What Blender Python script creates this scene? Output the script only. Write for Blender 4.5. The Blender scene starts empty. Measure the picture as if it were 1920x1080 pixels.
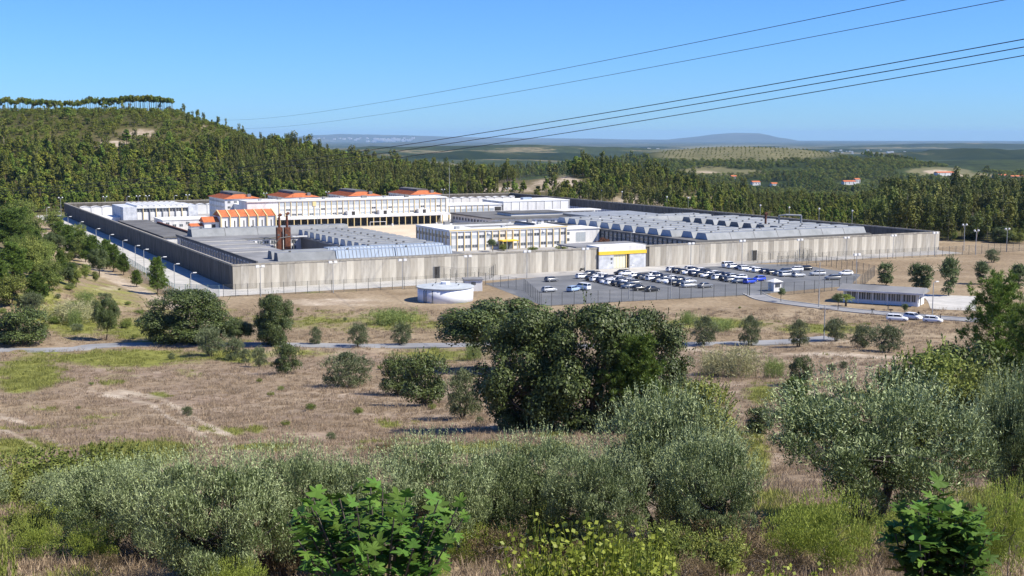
import bpy, math, random
import numpy as np
from mathutils import Vector, Matrix, Euler

# ------------------------------------------------------------------ camera, sky, sun, exposure
scene = bpy.context.scene
FPX, YH, CAMH = 2330.0, 254.0, 40.0            # focal length in photo pixels, eye-level row, eye height over the yard
PITCH = math.atan((540 - YH) / FPX)
cam_d = bpy.data.cameras.new('camera')
cam_d.sensor_width = 36.0
cam_d.lens = 36.0 * FPX / 1920.0
cam_d.clip_start = 0.5
cam_d.clip_end = 120000
cam = bpy.data.objects.new('camera', cam_d)
scene.collection.objects.link(cam)
cam.location = (0, 0, CAMH)
cam.rotation_euler = (math.pi / 2 - PITCH, 0, 0)
scene.camera = cam
SUN_EL = math.radians(47)
SUN_DIR = Vector((0.968 * math.cos(SUN_EL), -0.25 * math.cos(SUN_EL), math.sin(SUN_EL))).normalized()
world = bpy.data.worlds.new('World')
scene.world = world
world.use_nodes = True
wn = world.node_tree.nodes
wl = world.node_tree.links
wn.clear()
sky = wn.new('ShaderNodeTexSky')
sky.sky_type = 'NISHITA'
sky.sun_disc = False
sky.sun_elevation = SUN_EL
sky.sun_rotation = math.atan2(SUN_DIR.x, SUN_DIR.y)
sky.altitude = 200
sky.air_density = 1.0
sky.dust_density = 0.08
sky.ozone_density = 4.5
bg = wn.new('ShaderNodeBackground')
bg.inputs['Strength'].default_value = 0.075
wo = wn.new('ShaderNodeOutputWorld')
clear = wn.new('ShaderNodeMix'); clear.data_type = 'RGBA'; clear.blend_type = 'MULTIPLY'
clear.inputs[0].default_value = 1.0
clear.inputs[7].default_value = (0.47, 0.83, 1.46, 1)      # the deep clear blue of this dry air, all round
wl.new(sky.outputs[0], clear.inputs[6])
wl.new(clear.outputs[2], bg.inputs[0])
wl.new(bg.outputs[0], wo.inputs[0])
sun_d = bpy.data.lights.new('sun', 'SUN')
sun_d.energy = 5.0
sun_d.angle = math.radians(0.53)
sun_d.color = (1.0, 0.935, 0.81)
sun = bpy.data.objects.new('sun', sun_d)
scene.collection.objects.link(sun)
sun.rotation_euler = (-SUN_DIR).to_track_quat('-Z', 'Y').to_euler()
scene.view_settings.view_transform = 'Standard'
scene.view_settings.look = 'None'
scene.view_settings.exposure = 0.66
scene.view_settings.gamma = 1.0
scene.view_settings.use_curve_mapping = False
scene.cycles.max_bounces = 5
scene.cycles.diffuse_bounces = 2
scene.cycles.glossy_bounces = 2
scene.cycles.transmission_bounces = 2
scene.cycles.volume_bounces = 0
scene.cycles.transparent_max_bounces = 6
scene.cycles.use_denoising = True
scene.cycles.sample_clamp_indirect = 4.0

RNG = np.random.default_rng(7)
random.seed(7)
COL = scene.collection

# ------------------------------------------------------------------ frames: photo pixel <-> place, prison yard axes
TH = math.atan2(0.45053436, 0.89275909)        # the front wall runs at this angle to the view
PA = np.array([-72.863, 322.324])              # outer near-left corner of the walls
ES = np.array([math.cos(TH), math.sin(TH)])
ET = np.array([-math.sin(TH), math.cos(TH)])
WALL_H, WALL_L, WALL_D = 6.6, 249.5, 335.0

def W(s, t, z=0.0):
    q = PA + ES * s + ET * t
    return Vector((q[0], q[1], z))

def st_of(X, Y):
    dx, dy = X - PA[0], Y - PA[1]
    return dx * ES[0] + dy * ES[1], dx * ET[0] + dy * ET[1]

def pix_ray(x, y):
    dx, dy = (x - 960) / FPX, (540 - y) / FPX
    return np.array([dx, math.cos(PITCH) + dy * math.sin(PITCH), -math.sin(PITCH) + dy * math.cos(PITCH)])

def to_pix(X, Y, Z):
    w = Y * math.cos(PITCH) - (Z - CAMH) * math.sin(PITCH)
    v = Y * math.sin(PITCH) + (Z - CAMH) * math.cos(PITCH)
    w = np.where(w < 1, 1, w)
    return 960 + FPX * X / w, 540 - FPX * v / w

# ------------------------------------------------------------------ terrain
def smooth(e0, e1, x):
    k = np.clip((x - e0) / (e1 - e0), 0, 1)
    return k * k * (3 - 2 * k)

_rn = np.random.default_rng(3)
_NW = [(_rn.uniform(0, 2 * math.pi), _rn.uniform(0, 6.28)) for _ in range(24)]
def wob(X, Y, scale, seed=0):
    r = 0.0
    for i in range(5):
        a, ph = _NW[(seed * 5 + i) % 24]
        k = 6.28 / (scale * (0.6 + 0.35 * i))
        r = r + np.sin(k * (X * math.cos(a) + Y * math.sin(a)) + ph + 1.7 * np.sin(k * .6 * (Y * math.cos(a) - X * math.sin(a)) + ph * 2))
    return r / 5

_PY = np.array([-400, -20, 0, 6, 12, 19, 27, 35, 60, 100, 150, 200, 240, 278, 850, 1300, 2000, 3000, 4000, 6000, 10000, 30000, 60000], float)
_PZ = np.array([60, 39.4, 38.3, 36.2, 33.9, 31.2, 29.4, 28, 22.6, 15.4, 8.3, 3.4, 1.2, 0, 0, -9, -30, -48, -56, -62, -90, -135, -150], float)
_PYL = np.concatenate([np.linspace(-400, 320, 1441), _PY[_PY > 320]])
_tmp = np.interp(_PYL, _PY, _PZ)
_k = np.hanning(41); _k /= _k.sum()
_sm = np.convolve(np.pad(_tmp[:1441], 20, mode='edge'), _k, 'valid')
_PZL = np.concatenate([_sm, _tmp[1441:]])

def height(X, Y):
    X = np.asarray(X, float); Y = np.asarray(Y, float)
    r = np.hypot(X, Y)
    yy = np.where(Y > 320, np.maximum(r * 0.97, Y), Y)
    z = np.interp(yy, _PYL, _PZL)
    s, t = st_of(X, Y)
    # rough ground on the near slope
    near = smooth(276, 232, Y) * smooth(15, 45, Y)
    z = z + near * (0.55 * wob(X, Y, 40, 1) + 0.16 * wob(X, Y, 9, 2) + .05 * wob(X, Y, 2.5, 3))
    # the slope is a little higher on the right and lower left
    z = z + near * 0.9 * smooth(20, 70, X) * smooth(60, 120, Y) * smooth(260, 160, Y)
    # bank left of the patrol road
    bank = smooth(-19, -62, s) * smooth(-75, 0, t) * smooth(520, 380, t)
    z = z + bank * (9.0 + 1.0 * wob(X, Y, 30, 4))
    # big wooded hill at the left rear
    hx = np.interp(X * 1000 / np.maximum(Y, 300), [-1500, -620, -412, -270, -230, -180, -111, -47, 40, 120], [60, 57, 61, 60, 47, 29, 14, 6, 1, 0])
    hy = smooth(670, 985, Y) * smooth(1900, 1150, Y)
    z = z + hx * hy * (1 + 0.02 * wob(X, Y, 160, 1)) * smooth(-2000, -1200, X)
    # wooded rise behind the far right corner
    z = z + 13 * np.exp(-((X - 70) / 75) ** 2 - ((Y - 890) / 95) ** 2)
    # valley dropping away on the right
    ratio = X / np.maximum(Y, 1)
    z = z - 26 * smooth(620, 1350, Y) * smooth(.07, .17, ratio) * smooth(2600, 1900, Y)
    # orchard hill, wooded spurs
    z = z + 57 * np.exp(-((X - 430) / 330) ** 2 - ((Y - 2450) / 330) ** 2)
    z = z + 14 * np.exp(-((X - 760) / 260) ** 2 - ((Y - 2300) / 260) ** 2)
    z = z + 30 * np.exp(-((X - 1250) / 420) ** 2 - ((Y - 3200) / 300) ** 2)
    z = z + smooth(2600, 4200, Y) * smooth(16000, 9000, Y) * (16 * wob(X, Y, 1900, 2) + 9 * wob(X, Y, 700, 4))
    z = z + 45 * np.exp(-((X + 300) / 1500) ** 2 - ((Y - 6400) / 700) ** 2)
    z = z + 60 * np.exp(-((X - 4600) / 1500) ** 2 - ((Y - 12500) / 1000) ** 2)
    # the yard, the roads round it and the car park are level
    return z

def hgt(x, y):
    return float(height(np.array([x]), np.array([y]))[0])

_RD = 8 * 1.004 ** np.arange(0, 1500)
def ground_px(x, y):
    """where the line of sight through a photo pixel meets the ground"""
    r = pix_ray(x, y)
    k = _RD
    d = CAMH + r[2] * k - height(r[0] * k, r[1] * k)
    i = int(np.argmax(d < 0))
    if i == 0:
        i = len(k) - 1
    f = d[i - 1] / (d[i - 1] - d[i] + 1e-9)
    kk = k[i - 1] + f * (k[i] - k[i - 1])
    X, Y = r[0] * kk, r[1] * kk
    return Vector((X, Y, hgt(X, Y)))

def ground_at(x, Y):
    """a spot on the ground at forward distance Y below photo column x"""
    X = (x - 960) / FPX * Y * 1.0
    for _ in range(3):
        z = hgt(X, Y)
        w = Y * math.cos(PITCH) - (z - CAMH) * math.sin(PITCH)
        X = (x - 960) / FPX * w
    return Vector((X, Y, hgt(X, Y)))

# ------------------------------------------------------------------ mesh helpers
ORIG = {}
class MB:
    def __init__(self):
        self.v = []; self.f = []
    def add(self, vs, fs):
        b = len(self.v)
        self.v += [tuple(p) for p in vs]
        self.f += [tuple(i + b for i in f) for f in fs]
        return self
    def box(self, x0, x1, y0, y1, z0, z1):
        return self.add([(x0, y0, z0), (x1, y0, z0), (x1, y1, z0), (x0, y1, z0), (x0, y0, z1), (x1, y0, z1), (x1, y1, z1), (x0, y1, z1)],
                        [(0, 3, 2, 1), (4, 5, 6, 7), (0, 1, 5, 4), (1, 2, 6, 5), (2, 3, 7, 6), (3, 0, 4, 7)])
    def prism_s(self, prof, s0, s1):          # profile in (t, z), run along s
        n = len(prof)
        vs = [(s0, t, z) for t, z in prof] + [(s1, t, z) for t, z in prof]
        fs = [tuple(range(n))[::-1], tuple(range(n, 2 * n))]
        fs += [(i, (i + 1) % n, n + (i + 1) % n, n + i) for i in range(n)]
        return self.add(vs, fs)
    def prism_t(self, prof, t0, t1):          # profile in (s, z), run along t
        n = len(prof)
        vs = [(s, t0, z) for s, z in prof] + [(s, t1, z) for s, z in prof]
        fs = [tuple(range(n)), tuple(range(n, 2 * n))[::-1]]
        fs += [(i, n + i, n + (i + 1) % n, (i + 1) % n) for i in range(n)]
        return self.add(vs, fs)
    def prism_z(self, poly, z0, z1):
        n = len(poly)
        vs = [(x, y, z0) for x, y in poly] + [(x, y, z1) for x, y in poly]
        fs = [tuple(range(n))[::-1], tuple(range(n, 2 * n))]
        fs += [(i, (i + 1) % n, n + (i + 1) % n, n + i) for i in range(n)]
        return self.add(vs, fs)
    def tube(self, pts, rads, n=6, cap=True):
        pts = [Vector(p) for p in pts]
        if not hasattr(rads, '__len__'): rads = [rads] * len(pts)
        b = len(self.v)
        for i, p in enumerate(pts):
            d = (pts[min(i + 1, len(pts) - 1)] - pts[max(i - 1, 0)])
            d = d.normalized() if d.length > 1e-9 else Vector((0, 0, 1))
            a = d.orthogonal().normalized() if abs(d.z) < .99 else Vector((1, 0, 0))
            if abs(d.z) < .99:
                a = Vector((0, 0, 1)).cross(d).normalized()
            c = d.cross(a).normalized()
            for k in range(n):
                q = p + (a * math.cos(6.2832 * k / n) + c * math.sin(6.2832 * k / n)) * rads[i]
                self.v.append(tuple(q))
        for i in range(len(pts) - 1):
            for k in range(n):
                k2 = (k + 1) % n
                self.f.append((b + i * n + k, b + i * n + k2, b + (i + 1) * n + k2, b + (i + 1) * n + k))
        if cap:
            self.f.append(tuple(b + k for k in range(n))[::-1])
            self.f.append(tuple(b + (len(pts) - 1) * n + k for k in range(n)))
        return self
    def mesh(self, name, off=(0, 0, 0)):
        m = bpy.data.meshes.new(name)
        o = off
        m.from_pydata([(a - o[0], b - o[1], c - o[2]) for a, b, c in self.v], [], self.f)
        m.update()
        return m
    def build(self, name, mat, parent=None, smooth_=False):
        a = parent
        while a is not None and a.name not in ORIG: a = a.parent
        off = ORIG[a.name] if a is not None else (0, 0, 0)
        me = self.mesh(name, off)
        return inst(name, me, mat, parent, smooth_)

def inst(name, me, mat=None, parent=None, smooth_=False):
    if mat is not None and len(me.materials) == 0:
        me.materials.append(mat)
    if smooth_:
        me.polygons.foreach_set('use_smooth', [True] * len(me.polygons))
    o = bpy.data.objects.new(name, me)
    COL.objects.link(o)
    if parent: o.parent = parent
    return o

def tag(o, label=None, cat=None, group=None, kind=None):
    if label: o['label'] = label
    if cat: o['category'] = cat
    if group: o['group'] = group
    if kind: o['kind'] = kind
    return o

def thing(name, label, cat, loc=(0, 0, 0), rotz=0.0, group=None):
    e = bpy.data.objects.new(name, None)
    COL.objects.link(e)
    e.location = loc
    e.rotation_euler = (0, 0, rotz)
    e.empty_display_size = 0.5
    return tag(e, label, cat, group)

def yard(name, label, cat, s, t, z=0.0, group=None):
    """a thing in the prison's own axes: its parts are given in yard coordinates (s, t, z)"""
    e = thing(name, label, cat, W(s, t, z), TH, group)
    ORIG[e.name] = (s, t, z)
    return e

def arr_mesh(name, V, Fq, mats, smooth_=False, fcol=None):
    """fast mesh from numpy arrays: V (n,3), Fq (m,k)"""
    me = bpy.data.meshes.new(name)
    V = np.asarray(V, np.float32); Fq = np.asarray(Fq, np.int32)
    m, k = Fq.shape
    me.vertices.add(len(V)); me.vertices.foreach_set('co', V.ravel())
    me.loops.add(m * k); me.loops.foreach_set('vertex_index', Fq.ravel())
    me.polygons.add(m)
    me.polygons.foreach_set('loop_start', np.arange(0, m * k, k, dtype=np.int32))
    me.update(calc_edges=True)
    for q in (mats if isinstance(mats, (list, tuple)) else [mats]): me.materials.append(q)
    if fcol is not None:
        a = me.attributes.new('tint', 'FLOAT', 'FACE')
        a.data.foreach_set('value', np.asarray(fcol, np.float32))
    if smooth_: me.polygons.foreach_set('use_smooth', np.ones(m, bool))
    return me

# ------------------------------------------------------------------ materials
def newmat(name):
    m = bpy.data.materials.new(name); m.use_nodes = True
    n = m.node_tree.nodes; l = m.node_tree.links
    return m, n, l, n['Principled BSDF']

def ramp(n, stops):
    r = n.new('ShaderNodeValToRGB')
    e = r.color_ramp.elements
    while len(e) < len(stops): e.new(0.5)
    for i, (p, c) in enumerate(stops):
        e[i].position = p; e[i].color = (*c, 1) if len(c) == 3 else c
    return r

def noise(n, l, scale, detail=4, coord=None, rough=.55, vec_scale=None):
    t = n.new('ShaderNodeTexNoise')
    t.inputs['Scale'].default_value = scale
    t.inputs['Detail'].default_value = detail
    t.inputs['Roughness'].default_value = rough
    if coord is not None:
        if vec_scale:
            mp = n.new('ShaderNodeMapping'); mp.inputs['Scale'].default_value = vec_scale
            l.new(coord, mp.inputs[0]); l.new(mp.outputs[0], t.inputs['Vector'])
        else:
            l.new(coord, t.inputs['Vector'])
    return t

def mixc(n, l, fac, a, b, mode='MIX'):
    m = n.new('ShaderNodeMix'); m.data_type = 'RGBA'; m.blend_type = mode
    for sock, val in ((m.inputs[0], fac), (m.inputs[6], a), (m.inputs[7], b)):
        if hasattr(val, 'is_linked') or isinstance(val, bpy.types.NodeSocket): l.new(val, sock)
        elif isinstance(val, (int, float)): sock.default_value = val
        else: sock.default_value = (*val, 1)
    return m.outputs[2]

def worn(name, c1, c2, scale=.6, rough=.8, bump=0.0, vec_scale=None, rand=0.0, bscale=8, metal=0.0, spec=.3, c3=None):
    """plain surface with weathering between two tones, streaked where vec_scale says"""
    m, n, l, b = newmat(name)
    tc = n.new('ShaderNodeTexCoord')
    t = noise(n, l, scale, 6, tc.outputs['Object'], .6, vec_scale)
    r = ramp(n, [(.32, c1), (.68, c2)] if c3 is None else [(.3, c1), (.55, c2), (.75, c3)])
    l.new(t.outputs[0], r.inputs[0])
    col = r.outputs[0]
    if rand:
        oi = n.new('ShaderNodeObjectInfo')
        mr = n.new('ShaderNodeMapRange'); mr.inputs[3].default_value = 1 - rand; mr.inputs[4].default_value = 1 + rand
        l.new(oi.outputs['Random'], mr.inputs[0])
        hv = n.new('ShaderNodeHueSaturation'); l.new(mr.outputs[0], hv.inputs['Value']); l.new(col, hv.inputs['Color'])
        col = hv.outputs[0]
    l.new(col, b.inputs['Base Color'])
    b.inputs['Roughness'].default_value = rough
    b.inputs['Metallic'].default_value = metal
    b.inputs['Specular IOR Level'].default_value = spec
    if bump:
        t2 = noise(n, l, bscale, 4, tc.outputs['Object'])
        bp = n.new('ShaderNodeBump'); bp.inputs['Strength'].default_value = bump; bp.inputs['Distance'].default_value = .05
        l.new(t2.outputs[0], bp.inputs['Height']); l.new(bp.outputs[0], b.inputs['Normal'])
    return m

def leafmat(name, dark, light, trans=.25, rough=.6, rand=.18, spec=.25, hue=.0):
    """leaf: colour from the leaf's own tint and the plant's own random shade; lets some light through"""
    m = bpy.data.materials.new(name); m.use_nodes = True
    n = m.node_tree.nodes; l = m.node_tree.links
    b = n['Principled BSDF']; out = n['Material Output']
    at = n.new('ShaderNodeAttribute'); at.attribute_name = 'tint'
    r = ramp(n, [(0, dark), (1, light)])
    l.new(at.outputs['Fac'], r.inputs[0])
    oi = n.new('ShaderNodeObjectInfo')
    mr = n.new('ShaderNodeMapRange'); mr.inputs[3].default_value = 1 - rand; mr.inputs[4].default_value = 1 + rand
    l.new(oi.outputs['Random'], mr.inputs[0])
    hv = n.new('ShaderNodeHueSaturation'); l.new(mr.outputs[0], hv.inputs['Value']); l.new(r.outputs[0], hv.inputs['Color'])
    if hue:
        mh = n.new('ShaderNodeMapRange'); mh.inputs[3].default_value = .5 - hue; mh.inputs[4].default_value = .5 + hue
        fr = n.new('ShaderNodeMath'); fr.operation = 'MULTIPLY'; fr.inputs[1].default_value = 7.31
        f2 = n.new('ShaderNodeMath'); f2.operation = 'FRACT'
        l.new(oi.outputs['Random'], fr.inputs[0]); l.new(fr.outputs[0], f2.inputs[0]); l.new(f2.outputs[0], mh.inputs[0])
        l.new(mh.outputs[0], hv.inputs['Hue'])
    l.new(hv.outputs[0], b.inputs['Base Color'])
    b.inputs['Roughness'].default_value = rough
    b.inputs['Specular IOR Level'].default_value = spec
    tr = n.new('ShaderNodeBsdfTranslucent'); l.new(hv.outputs[0], tr.inputs[0])
    mx = n.new('ShaderNodeMixShader'); mx.inputs[0].default_value = trans
    l.new(b.outputs[0], mx.inputs[1]); l.new(tr.outputs[0], mx.inputs[2]); l.new(mx.outputs[0], out.inputs[0])
    return m

M = {}
M['panel'] = worn('pale_panel_concrete', (.45, .415, .345), (.58, .54, .455), .55, .9, .15, (2.2, 2.2, .3), .08)
M['panel_d'] = worn('stained_panel_concrete', (.31, .28, .23), (.43, .395, .33), .55, .9, .15, (2.2, 2.2, .3), .14)
M['panel_m'] = worn('half_stained_panel_concrete', (.29, .265, .225), (.50, .47, .405), .6, .9, .15, (2.6, 2.6, .35), .10)
M['wall'] = worn('wall_concrete_shade_tone', (.066, .062, .056), (.145, .136, .122), .5, .9, .15, (1.2, 1.2, .25))  # dark concrete, with the side wall's shade put into the colour too
M['wall_dark'] = worn('wall_concrete_stained', (.085, .075, .062), (.16, .145, .12), .5, .9, .15, (1.2, 1.2, .25))
M['coping'] = worn('coping_concrete', (.20, .18, .15), (.40, .37, .31), .8, .9, .1)
M['white'] = worn('white_plaster', (.56, .55, .53), (.79, .785, .77), .35, .85, 0, (1, 1, .25))
M['white2'] = worn('white_roof_gravel', (.55, .55, .53), (.76, .76, .74), .12, .9, .1)
M['ochre'] = worn('ochre_paint', (.62, .48, .23), (.72, .58, .30), .5, .8)
M['yellow'] = worn('yellow_paint', (.80, .50, .04), (.86, .56, .06), .6, .7)
M['glass'] = worn('window_glass', (.06, .07, .08), (.16, .18, .20), .35, .12, 0, None, .35, spec=.6)
M['glass_l'] = worn('window_blind', (.36, .40, .42), (.52, .56, .58), .35, .3, 0, None, .15, spec=.5)
M['dark'] = worn('dark_void', (.03, .028, .025), (.06, .055, .05), .5, .9)
M['tile'] = worn('orange_roof_tile', (.40, .105, .038), (.56, .185, .07), .5, .8, .2, (1, 1, 1))
M['tile_d'] = worn('orange_tile_course', (.36, .095, .035), (.50, .16, .06), .9, .85, .2, None, .12)
M['felt'] = worn('grey_roof_felt', (.14, .14, .14), (.25, .25, .25), .10, .9, .1, None, 0)
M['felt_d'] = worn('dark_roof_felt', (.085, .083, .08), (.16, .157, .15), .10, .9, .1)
M['sheet'] = worn('grey_roof_sheet', (.17, .18, .185), (.25, .26, .265), .3, .6, .0, (1, 1, 1), .06, spec=.3)
M['sheet_b'] = worn('blue_grey_sheet', (.25, .31, .39), (.34, .41, .50), .3, .5, .0, None, .06, spec=.35)
M['sheet_p'] = worn('pale_roof_sheet', (.18, .195, .205), (.275, .29, .305), .3, .6, .0, None, .12, spec=.25)
M['marble'] = worn('marble_cladding', (.38, .40, .43), (.66, .67, .69), .5, .6, 0, (1, 1, 1))
M['rust'] = worn('rusty_steel', (.06, .03, .02), (.20, .07, .035), 1.5, .85, .2)
M['steel'] = worn('galvanised_steel', (.33, .34, .34), (.45, .46, .46), 2, .5, 0, metal=.3)
M['steel_d'] = worn('dark_steel', (.07, .075, .07), (.12, .125, .12), 2, .6)
M['teal'] = worn('teal_fence_wire', (.20, .31, .31), (.28, .40, .40), .5, .7)
M['lamp'] = worn('lamp_housing', (.70, .70, .68), (.82, .82, .80), 2, .5)
M['asphalt'] = worn('car_park_asphalt', (.10, .105, .112), (.15, .155, .16), .10, .9, .15, None, 0, c3=(.20, .20, .20))
M['road'] = worn('pale_road_asphalt', (.19, .19, .195), (.29, .29, .29), .15, .9, .1)
M['concrete'] = worn('pale_concrete', (.36, .35, .32), (.52, .50, .46), .2, .9, .1)
M['paving'] = worn('yard_paving', (.25, .24, .225), (.40, .385, .36), .09, .9, .1)
M['sand'] = worn('sports_yard_sand', (.50, .40, .28), (.62, .51, .37), .06, .95, .1)
M['line'] = worn('white_road_paint', (.55, .55, .53), (.75, .75, .73), 1.0, .8)
M['tank'] = worn('white_tank_paint', (.74, .76, .80), (.82, .84, .87), .4, .8, 0, (1, 1, .3))
M['tankroof'] = worn('tank_roof_concrete', (.33, .36, .38), (.46, .49, .51), .5, .85)
M['bark'] = worn('grey_brown_bark', (.07, .055, .042), (.15, .12, .095), 3, .95, .6, (1, 1, .3), .1)
M['bark_o'] = worn('olive_bark', (.06, .05, .04), (.13, .11, .09), 4, .95, .6, (1, 1, .3), .1)
M['bark_p'] = worn('pine_bark', (.09, .055, .04), (.17, .11, .08), 3, .95, .6, (1, 1, .3), .1)
M['bark_e'] = worn('pale_eucalypt_bark', (.17, .14, .11), (.34, .29, .24), 2, .9, .4, (1, 1, .3), .1)
M['twig'] = worn('bare_twig', (.14, .12, .10), (.26, .23, .20), 3, .9)
M['wire'] = worn('cable_aluminium', (.035, .037, .042), (.06, .062, .07), 2, .6)
M['tyre'] = worn('tyre_rubber', (.015, .015, .015), (.03, .03, .03), 3, .9)
M['hub'] = worn('wheel_hub', (.35, .35, .36), (.5, .5, .5), 3, .4, metal=.5)
M['carglass'] = worn('car_glass', (.015, .018, .022), (.035, .04, .045), 1, .06, spec=.8)
M['headlight'] = worn('headlight_lens', (.6, .62, .63), (.75, .76, .77), 3, .15, spec=.8)
M['taillight'] = worn('taillight_lens', (.35, .02, .02), (.45, .04, .03), 3, .2, spec=.6)
M['signwhite'] = worn('sign_white', (.72, .72, .72), (.8, .8, .8), 2, .6)
M['cloth'] = worn('dark_clothing', (.02, .022, .03), (.04, .042, .05), 8, .9)
M['skin'] = worn('skin_tone', (.42, .25, .17), (.5, .31, .22), 8, .6)
M['hair'] = worn('dark_hair', (.02, .015, .01), (.04, .03, .02), 20, .7)
def paint(name, c):
    m = worn(name, tuple(x * .94 for x in c), c, .8, .3, 0, spec=.4)
    m.node_tree.nodes['Principled BSDF'].inputs['Coat Weight'].default_value = .15
    m.node_tree.nodes['Principled BSDF'].inputs['Coat Roughness'].default_value = .05
    return m
PAINT = {'white': paint('paint_white', (.78, .79, .80)), 'silver': paint('paint_silver', (.42, .44, .46)), 'grey': paint('paint_grey', (.16, .17, .185)),
         'black': paint('paint_black', (.014, .015, .018)), 'dark blue': paint('paint_dark_blue', (.018, .03, .075)), 'light blue': paint('paint_light_blue', (.33, .44, .60)),
         'bright blue': paint('paint_bright_blue', (.03, .07, .50)), 'blue grey': paint('paint_blue_grey', (.075, .10, .15))}

L = {}
L['olive'] = leafmat('olive_leaf', (.050, .082, .018), (.44, .51, .25), .10, .5, .10, .3)
L['olive_far'] = leafmat('olive_leaf_mid', (.07, .095, .035), (.27, .30, .16), .12, .55, .14)
L['oak'] = leafmat('oak_leaf', (.028, .048, .012), (.13, .165, .045), .08, .5, .12, .3)
L['pine'] = leafmat('pine_needle', (.06, .11, .018), (.21, .29, .055), .2, .6, .15)
L['fpine'] = leafmat('forest_pine_needle', (.065, .095, .010), (.23, .265, .036), .10, .7, .34, hue=.03)
L['feuc'] = leafmat('forest_eucalypt_leaf', (.055, .072, .010), (.19, .205, .036), .10, .6, .30, hue=.02)
L['poplar'] = leafmat('poplar_leaf', (.06, .09, .03), (.18, .23, .09), .25, .5, .12)
L['shrub'] = leafmat('shrub_leaf', (.08, .115, .022), (.27, .31, .07), .22, .6, .2, hue=.015)
L['scrub'] = leafmat('scrub_leaf', (.065, .09, .012), (.22, .245, .036), .10, .7, .32, hue=.02)
L['fig'] = leafmat('fig_leaf', (.050, .105, .016), (.13, .235, .040), .25, .6, .38, .12, .015)
L['vine'] = leafmat('vine_leaf', (.15, .20, .025), (.40, .44, .07), .35, .5, .1)
L['cane'] = leafmat('cane_leaf', (.13, .19, .045), (.32, .38, .13), .3, .6, .1)
L['cane_dry'] = leafmat('dry_cane_leaf', (.26, .26, .12), (.52, .49, .27), .3, .7, .1)
L['yellowbush'] = leafmat('yellow_bush_leaf', (.16, .22, .035), (.40, .46, .09), .3, .6, .1)
L['grass_dry'] = leafmat('dry_grass_blade', (.215, .155, .10), (.44, .345, .235), .3, .8, .25)
L['grass_grn'] = leafmat('green_grass_blade', (.15, .165, .04), (.33, .33, .09), .3, .8, .2)
L['dead'] = leafmat('dry_brown_leaf', (.12, .09, .05), (.24, .18, .10), .2, .8, .2)
L['red'] = leafmat('reddish_leaf', (.09, .04, .02), (.20, .09, .05), .2, .7, .1)
# ------------------------------------------------------------------ ground sheet
def blob(px, py, cx, cy, rx, ry):
    return np.clip(1.25 - np.sqrt(((px - cx) / rx) ** 2 + ((py - cy) / ry) ** 2), 0, 1)

def pathmask(px, py, pts, w, asp=1.0):
    best = np.full(px.shape, 1e9)
    for (x0, y0), (x1, y1) in zip(pts[:-1], pts[1:]):
        dx, dy = x1 - x0, (y1 - y0) * asp
        k = np.clip(((px - x0) * dx + (py - y0) * asp * dy) / (dx * dx + dy * dy), 0, 1)
        best = np.minimum(best, np.hypot(px - x0 - k * dx, (py - y0) * asp - k * dy))
    return np.clip(1.4 - best / w, 0, 1)

GREEN = [(40, 705, 85, 40, 1), (230, 672, 170, 20, .95), (430, 665, 110, 14, .7), (270, 850, 110, 30, 1), (30, 842, 70, 28, 1), (430, 812, 40, 10, .8), (480, 838, 80, 10, .55),
         (205, 718, 25, 8, .6), (350, 700, 40, 10, .4), (820, 665, 120, 18, .7), (560, 660, 90, 14, .5), (900, 842, 300, 16, .7), (1430, 740, 55, 24, .8), (1300, 830, 200, 40, .5),
         (130, 600, 130, 40, .75), (250, 620, 90, 22, .8), (330, 640, 150, 12, .7), (740, 610, 220, 14, .55), (1340, 608, 160, 14, .7), (1560, 617, 120, 12, .7), (740, 594, 80, 14, .8),
         (60, 560, 90, 30, .6), (960, 600, 200, 20, .4), (1450, 945, 70, 60, .6), (1420, 860, 40, 60, .8), (1560, 990, 160, 60, .7), (1860, 960, 120, 60, .7), (1250, 1040, 180, 40, .5),
         (860, 560, 40, 16, .5), (180, 555, 170, 60, .42), (300, 595, 140, 42, .46), (90, 520, 140, 60, .5), (400, 585, 60, 20, .5), (600, 600, 260, 22, .5), (1100, 610, 400, 18, .45), (580, 545, 120, 6, .4), (250, 545, 60, 20, .5), (1100, 1060, 200, 40, .4), (1530, 715, 90, 14, .3)]
BARE = [(620, 566, 160, 11, .75), (740, 590, 60, 5, .3), (1200, 590, 180, 12, .35), (60, 940, 60, 60, .7), (60, 1010, 90, 40, .6), (1560, 665, 160, 12, .55), (1350, 580, 120, 12, .4), (1330, 660, 60, 30, .35),
        (1790, 500, 160, 40, .35), (1050, 343, 55, 9, .95), (960, 356, 90, 5, .9), (1000, 352, 120, 12, .5), (255, 250, 42, 9, .95), (205, 270, 38, 10, .8), (390, 237, 40, 4, .5), (40, 241, 20, 3, .6), (1230, 376, 130, 13, .8), (1340, 388, 90, 8, .6),
        (1760, 322, 60, 8, .95), (1800, 330, 40, 6, .8), (1330, 322, 60, 7, .9), (1400, 322, 60, 5, .6), (1830, 420, 40, 8, .4), (1400, 287, 190, 17, .56), (1330, 292, 120, 10, .52), (1700, 560, 110, 12, .5), (1580, 640, 60, 10, .6),
        (205, 540, 40, 8, .5), (1560, 640, 90, 10, .5), (1480, 690, 60, 14, .3), (840, 870, 200, 20, .2)]
_bg = np.random.default_rng(44)
for _i in range(46):
    GREEN.append((_bg.uniform(0, 1700), _bg.uniform(655, 850), _bg.uniform(14, 60), _bg.uniform(4, 11), _bg.uniform(.35, .75)))
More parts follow.
